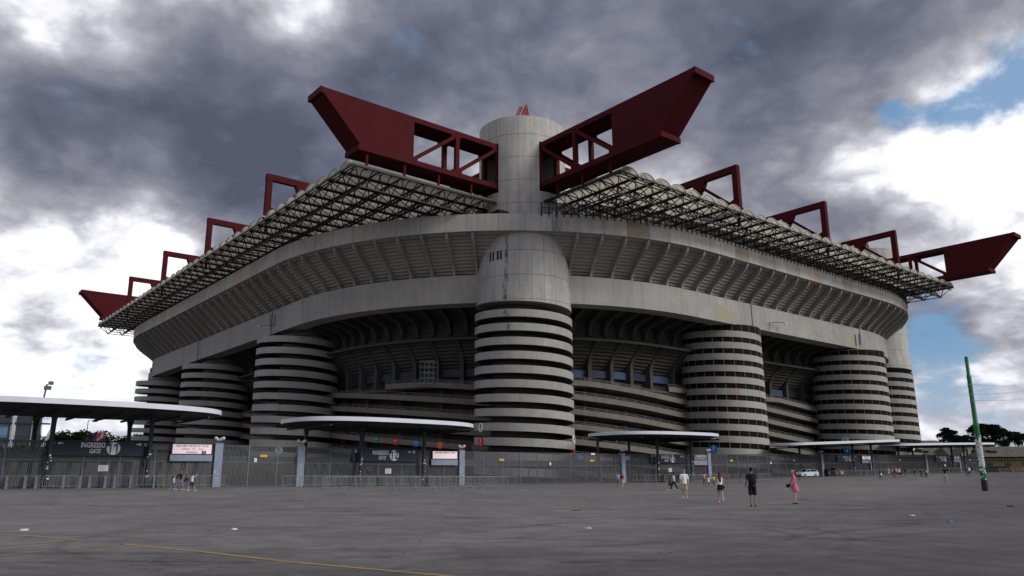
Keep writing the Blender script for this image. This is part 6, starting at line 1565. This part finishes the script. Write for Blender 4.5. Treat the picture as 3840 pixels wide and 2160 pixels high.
# long low half-timbered house on the right
def roofmat():
    m, g = newmat('slate_roof'); t = g.n('ShaderNodeTexCoord').outputs['Object']; n = g.noise(t, .6, 5, .65); n2 = g.noise(g.vm('MULTIPLY', t, (1,1,3)), 3, 4, .7)
    c = g.mix(g.ramp(n,.35,.65), (.050,.046,.042), (.10,.09,.075)); c = g.mix(g.ramp(n2,.5,.7,0,.5), c, (.13,.115,.09)); return finish(m, g, c, .9)
M['slate'] = roofmat(); M['ochre'] = simple('ochre_wall', (.10,.07,.03), .9, 0, .25, .5); M['timber'] = simple('dark_timber', (.015,.012,.01), .8); M['plaster'] = simple('pale_plaster', (.30,.27,.22), .9)
def house(px0, px1, Y, py_eave, py_ridge, label, gable=None, wall='ochre', depth=14, graffiti=False):
    x0, _ = at_dist(px0, Y); x1, _ = at_dist(px1, Y); ze = htop(py_eave,(px0+px1)/2,Y); zr = htop(py_ridge,(px0+px1)/2,Y+depth/2); zb = 1.2; xm = (x0+x1)/2
    t = thing('half_timbered_house', label, 'house', (xm,Y,zb)); o_ = (xm,Y,zb)
    MB().box(x0+.5,Y,zb-1,x1-.5,Y+depth,ze).build('wall', M[wall], t, o_)
    m = MB(); A = [(x0-.6,Y-1,ze-.2),(x1+.6,Y-1,ze-.2),(x1+.6,Y+depth+1,ze-.2),(x0-.6,Y+depth+1,ze-.2)]; i_ = min(5,(x1-x0)*.22); B = [(x0+i_,Y+depth/2,zr),(x1-i_,Y+depth/2,zr)]
    for f in ((A[0],A[1],B[1],B[0]),(A[2],A[3],B[0],B[1]),(A[3],A[0],B[0]),(A[1],A[2],B[1]),(A[3],A[2],A[1],A[0])): m.face(f)
    rf = m.build('roof', M['slate'], t, o_)
    n = int((x1-x0)/9)
    for k in range(n):
        cx_ = x0+(k+.6)*(x1-x0)/n; c = MB().box(cx_-.45,Y+depth/2-.5,zr-1,cx_+.45,Y+depth/2+.5,zr+.8); c.box(cx_-.55,Y+depth/2-.6,zr+.8,cx_+.55,Y+depth/2+.6,zr+.95); c.build('chimney', M['old'], rf, o_)
        d = MB(); yy = Y+2.0; zd = ze+(zr-ze)*.36; d.face([(cx_-1.2-2,yy-.6,zd+.55),(cx_+1.2-2,yy-.6,zd+.55),(cx_+1.0-2,yy+2,zd+1.15),(cx_-1.0-2,yy+2,zd+1.15)]); d.build('dormer', M['slate'], rf, o_); d2 = MB().box(cx_-3,yy-.3,zd-.05,cx_-1,yy-.1,zd+.5); d2.build('dormer_opening', M['black'], rf, o_)
    # timber frieze
    fz = MB(); xx = x0+.5
    while xx < x1-.5: fz.box(xx,Y-.06,ze-1.0,xx+.45,Y-.02,ze-.55); xx += .8
    fz.build('frieze', M['plaster'], t, o_); MB().box(x0+.45,Y-.05,ze-1.15,x1-.45,Y+.02,ze-.3).build('timber_band', M['timber'], t, o_)
    for k in range(int((x1-x0)/5)):
        cx_ = x0+2.5+k*5; w = MB().box(cx_-.9,Y-.05,zb+1.6,cx_+.9,Y+.05,zb+2.8); w_ = w.build('window', M['black'], t, o_); MB().box(cx_-1.05,Y-.12,zb+1.45,cx_+1.05,Y-.06,zb+1.6).build('sill', M['plaster'], w_, o_)
    if gable:
        gx, gw = gable; gx, _ = at_dist(gx, Y); m = MB(); zg = ze+gw*.55; m.prism([(gx-gw,ze-.3),(gx+gw,ze-.3),(gx,zg)],'y',Y-1.8,Y-1.6); m.prism([(gx-gw,ze-2.5),(gx+gw,ze-2.5),(gx+gw,ze-.3),(gx-gw,ze-.3)],'y',Y-1.8,Y); m.build('gable', M['plaster'], t, o_)
        m = MB(); m.beam((gx-gw,Y-1.9,ze-.3),(gx+gw,Y-1.9,ze-.3),.2,.35)
        for q in (-.66,-.33,0,.33,.66): m.beam((gx+gw*q,Y-1.9,ze-.3),(gx+gw*q,Y-1.9,ze+(1-abs(q))*gw*.5),.2,.25)
        for sg in (-1,1): m.beam((gx+sg*gw*.9,Y-1.9,ze-.2),(gx+sg*gw*.33,Y-1.9,ze+gw*.3),.15,.2)
        m.build('timber_frame', M['timber'], t, o_)
        m = MB()
        for sg in (-1,1): m.face([(gx,Y-2.6,zg+.3),(gx+sg*(gw+.8),Y-2.6,ze-.75),(gx+sg*(gw+.8),Y+4,ze-.75),(gx,Y+4,zg+.3)]); m.face([(gx,Y-2.6,zg+.05),(gx+sg*(gw+.8),Y-2.6,ze-1.0),(gx+sg*(gw+.8),Y-2.6,ze-.75),(gx,Y-2.6,zg+.3)])
        m.build('gable_roof', M['slate'], t, o_); MB().box(gx-.8,Y-1.86,ze-.1,gx+.8,Y-1.81,ze+1.5).build('hatch', M['black'], t, o_)
    if graffiti:
        rg = random.Random(5)
        for (a, b) in ((3702,3744),(3757,3790)):
            ga, _ = at_dist(a, Y); gb, _ = at_dist(b, Y); xx = ga; m = MB()
            while xx < gb:
                p = [(xx,Y-.1,zb+.1+rg.uniform(0,.3)),(xx+rg.uniform(-.2,.3),Y-.1,zb+1.0),(xx+rg.uniform(.1,.5),Y-.1,zb+1.6+rg.uniform(-.2,.2)),(xx+.5,Y-.1,zb+.9),(xx+.55,Y-.1,zb+.2)]; m.tube(p,.09,5); xx += .62
            m.build('graffiti', M['redsign'], t, o_)
    return t
house(3672,3990,218,1710,1674,'long low half timbered house with ochre wall and graffiti right of the mast',None,graffiti=True)
house(3428,3560,232,1709,1676,'grey roofed house end directly right of the last glazed tower',None,'plaster')
house(3560,3668,226,1709,1676,'half timbered gabled house left of the green mast',(3640,6.0),'plaster')
x, y = at_dist(3420, 250); zt_=htop(1652,3420,250); t = thing('tower_house','dark roof with a chimney rising just beside the last glazed tower','house',(x+6,250,1)); m = MB().box(x,246,0,x+14,256,zt_-3); m.build('wall', M['plaster'], t, (x+6,250,1)); m = MB(); m.loft([[(x-1,245,zt_-3.2),(x+15,245,zt_-3.2),(x+15,257,zt_-3.2),(x-1,257,zt_-3.2)],[(x+3,250,zt_),(x+8,250,zt_),(x+8,252,zt_),(x+3,252,zt_)]]); r_ = m.build('roof', M['slate'], t, (x+6,250,1)); MB().box(x+1.5,249,zt_-2,x+3,251,zt_+1.8).build('chimney', M['old'], r_, (x+6,250,1))
# kiosk boxes in front of the house
x, y = at_dist(3722, 205); z_ = gh(x,y); t = thing('market_stall','low black stall counter in front of the ochre wall','stall',(x,205,z_)); MB().box(x-3.2,204,z_,x+3.2,207,z_+1.45).build('counter', M['black'], t, (x,205,z_)); MB().box(x-3.35,203.8,z_+1.45,x+3.35,207.2,z_+1.53).build('counter_top', M['column'], t, (x,205,z_))
# cedars
def cedar(px_list, Y, label, trunk_px, spread):
    """layered crown: list of (px, py, half width m, thickness m)"""
    x, _ = at_dist(trunk_px, Y); z0_ = gh(x,Y); t = thing('cedar_tree', label, 'tree', (x,Y,z0_), 0); o_ = (x,Y,z0_)
    zt = max(htop(py,px,Y) for px,py,_,_ in px_list)
    m = MB(); m.tube([(x,Y,z0_),(x+.2,Y,z0_+(zt-z0_)*.5),(x,Y,zt-1.0)],[.6,.45,.12],8); cr = MB()
    for (px, py, hw, th) in px_list:
        cx_, _ = at_dist(px, Y); cz = htop(py,px,Y)
        m.tube([(x,Y,min(cz-1.2,zt-1.5)),((x+cx_)/2,Y,cz-.6),(cx_,Y,cz-.2)],[.22,.14,.05],6)
        for k in range(int(hw*2.6)+3):
            f = rt.uniform(-1,1); yy = Y+rt.uniform(-1,1)*hw*.7; top = cz-(f*f)*th*.7-rt.uniform(0,.35)
            leaf_cluster(cr, (cx_+f*hw, yy, top), (1.05,1.1,.34), 60, .26, .35)
            for _ in range(14):      # hanging sprays
                p = Vector((cx_+f*hw+rt.uniform(-.9,.9), yy+rt.uniform(-.9,.9), top-rt.uniform(0,.3))); l_ = rt.uniform(.4,th*.9+.5); w_ = rt.uniform(.07,.16); cr.face([p-Vector((w_,0,0)),p+Vector((w_,0,0)),p+Vector((rt.uniform(-.1,.1),0,-l_))])
    m.build('trunk', M['bark'], t, o_); cr.build('crown', M['cedar'], t, o_, fixn=False)
cedar([(3558,1606,.9,.8),(3572,1613,1.6,1.0),(3556,1622,2.2,1.0),(3582,1617,1.0,.8),(3570,1632,3.2,1.3),(3590,1640,3.0,1.0),(3615,1636,3.2,.8),(3565,1648,4.0,1.4),(3600,1655,4.5,1.2),(3635,1652,3.4,1.0),(3548,1660,3.6,1.0),(3640,1665,3.4,1.2)], 255, 'layered dark cedar left of the green mast', 3570, 6)
cedar([(3700,1590,3.4,1.6),(3680,1596,3.2,1.6),(3725,1594,3.2,1.4),(3672,1606,2.6,1.6),(3745,1602,3.4,1.4),(3700,1604,4.5,1.4),(3668,1620,3.0,2.2),(3765,1612,4.0,1.5),(3730,1614,4.5,1.6),(3700,1622,4.0,1.4),(3800,1620,4.5,1.8),(3775,1628,4.0,2.0),(3830,1628,4.0,2.0),(3850,1634,4.0,2.4),(3672,1640,3.0,2.0),(3740,1640,3.5,2.5),(3800,1645,3.0,2.0),(3750,1655,4.0,1.6)], 262, 'wide umbrella shaped cedar with hanging branches right of the green mast', 3712, 10)
for i,(px,py,W) in enumerate(((3505,1656,7),(3600,1668,9),(3790,1660,9))):
    x, y = at_dist(px, 275+i*6); tree(x, y, htop(py,px,275)-gh(x,y), W, ['distant tree left of the layered cedar','distant tree behind the gabled house','distant tree behind the wide cedar'][i], None, 'cedar')
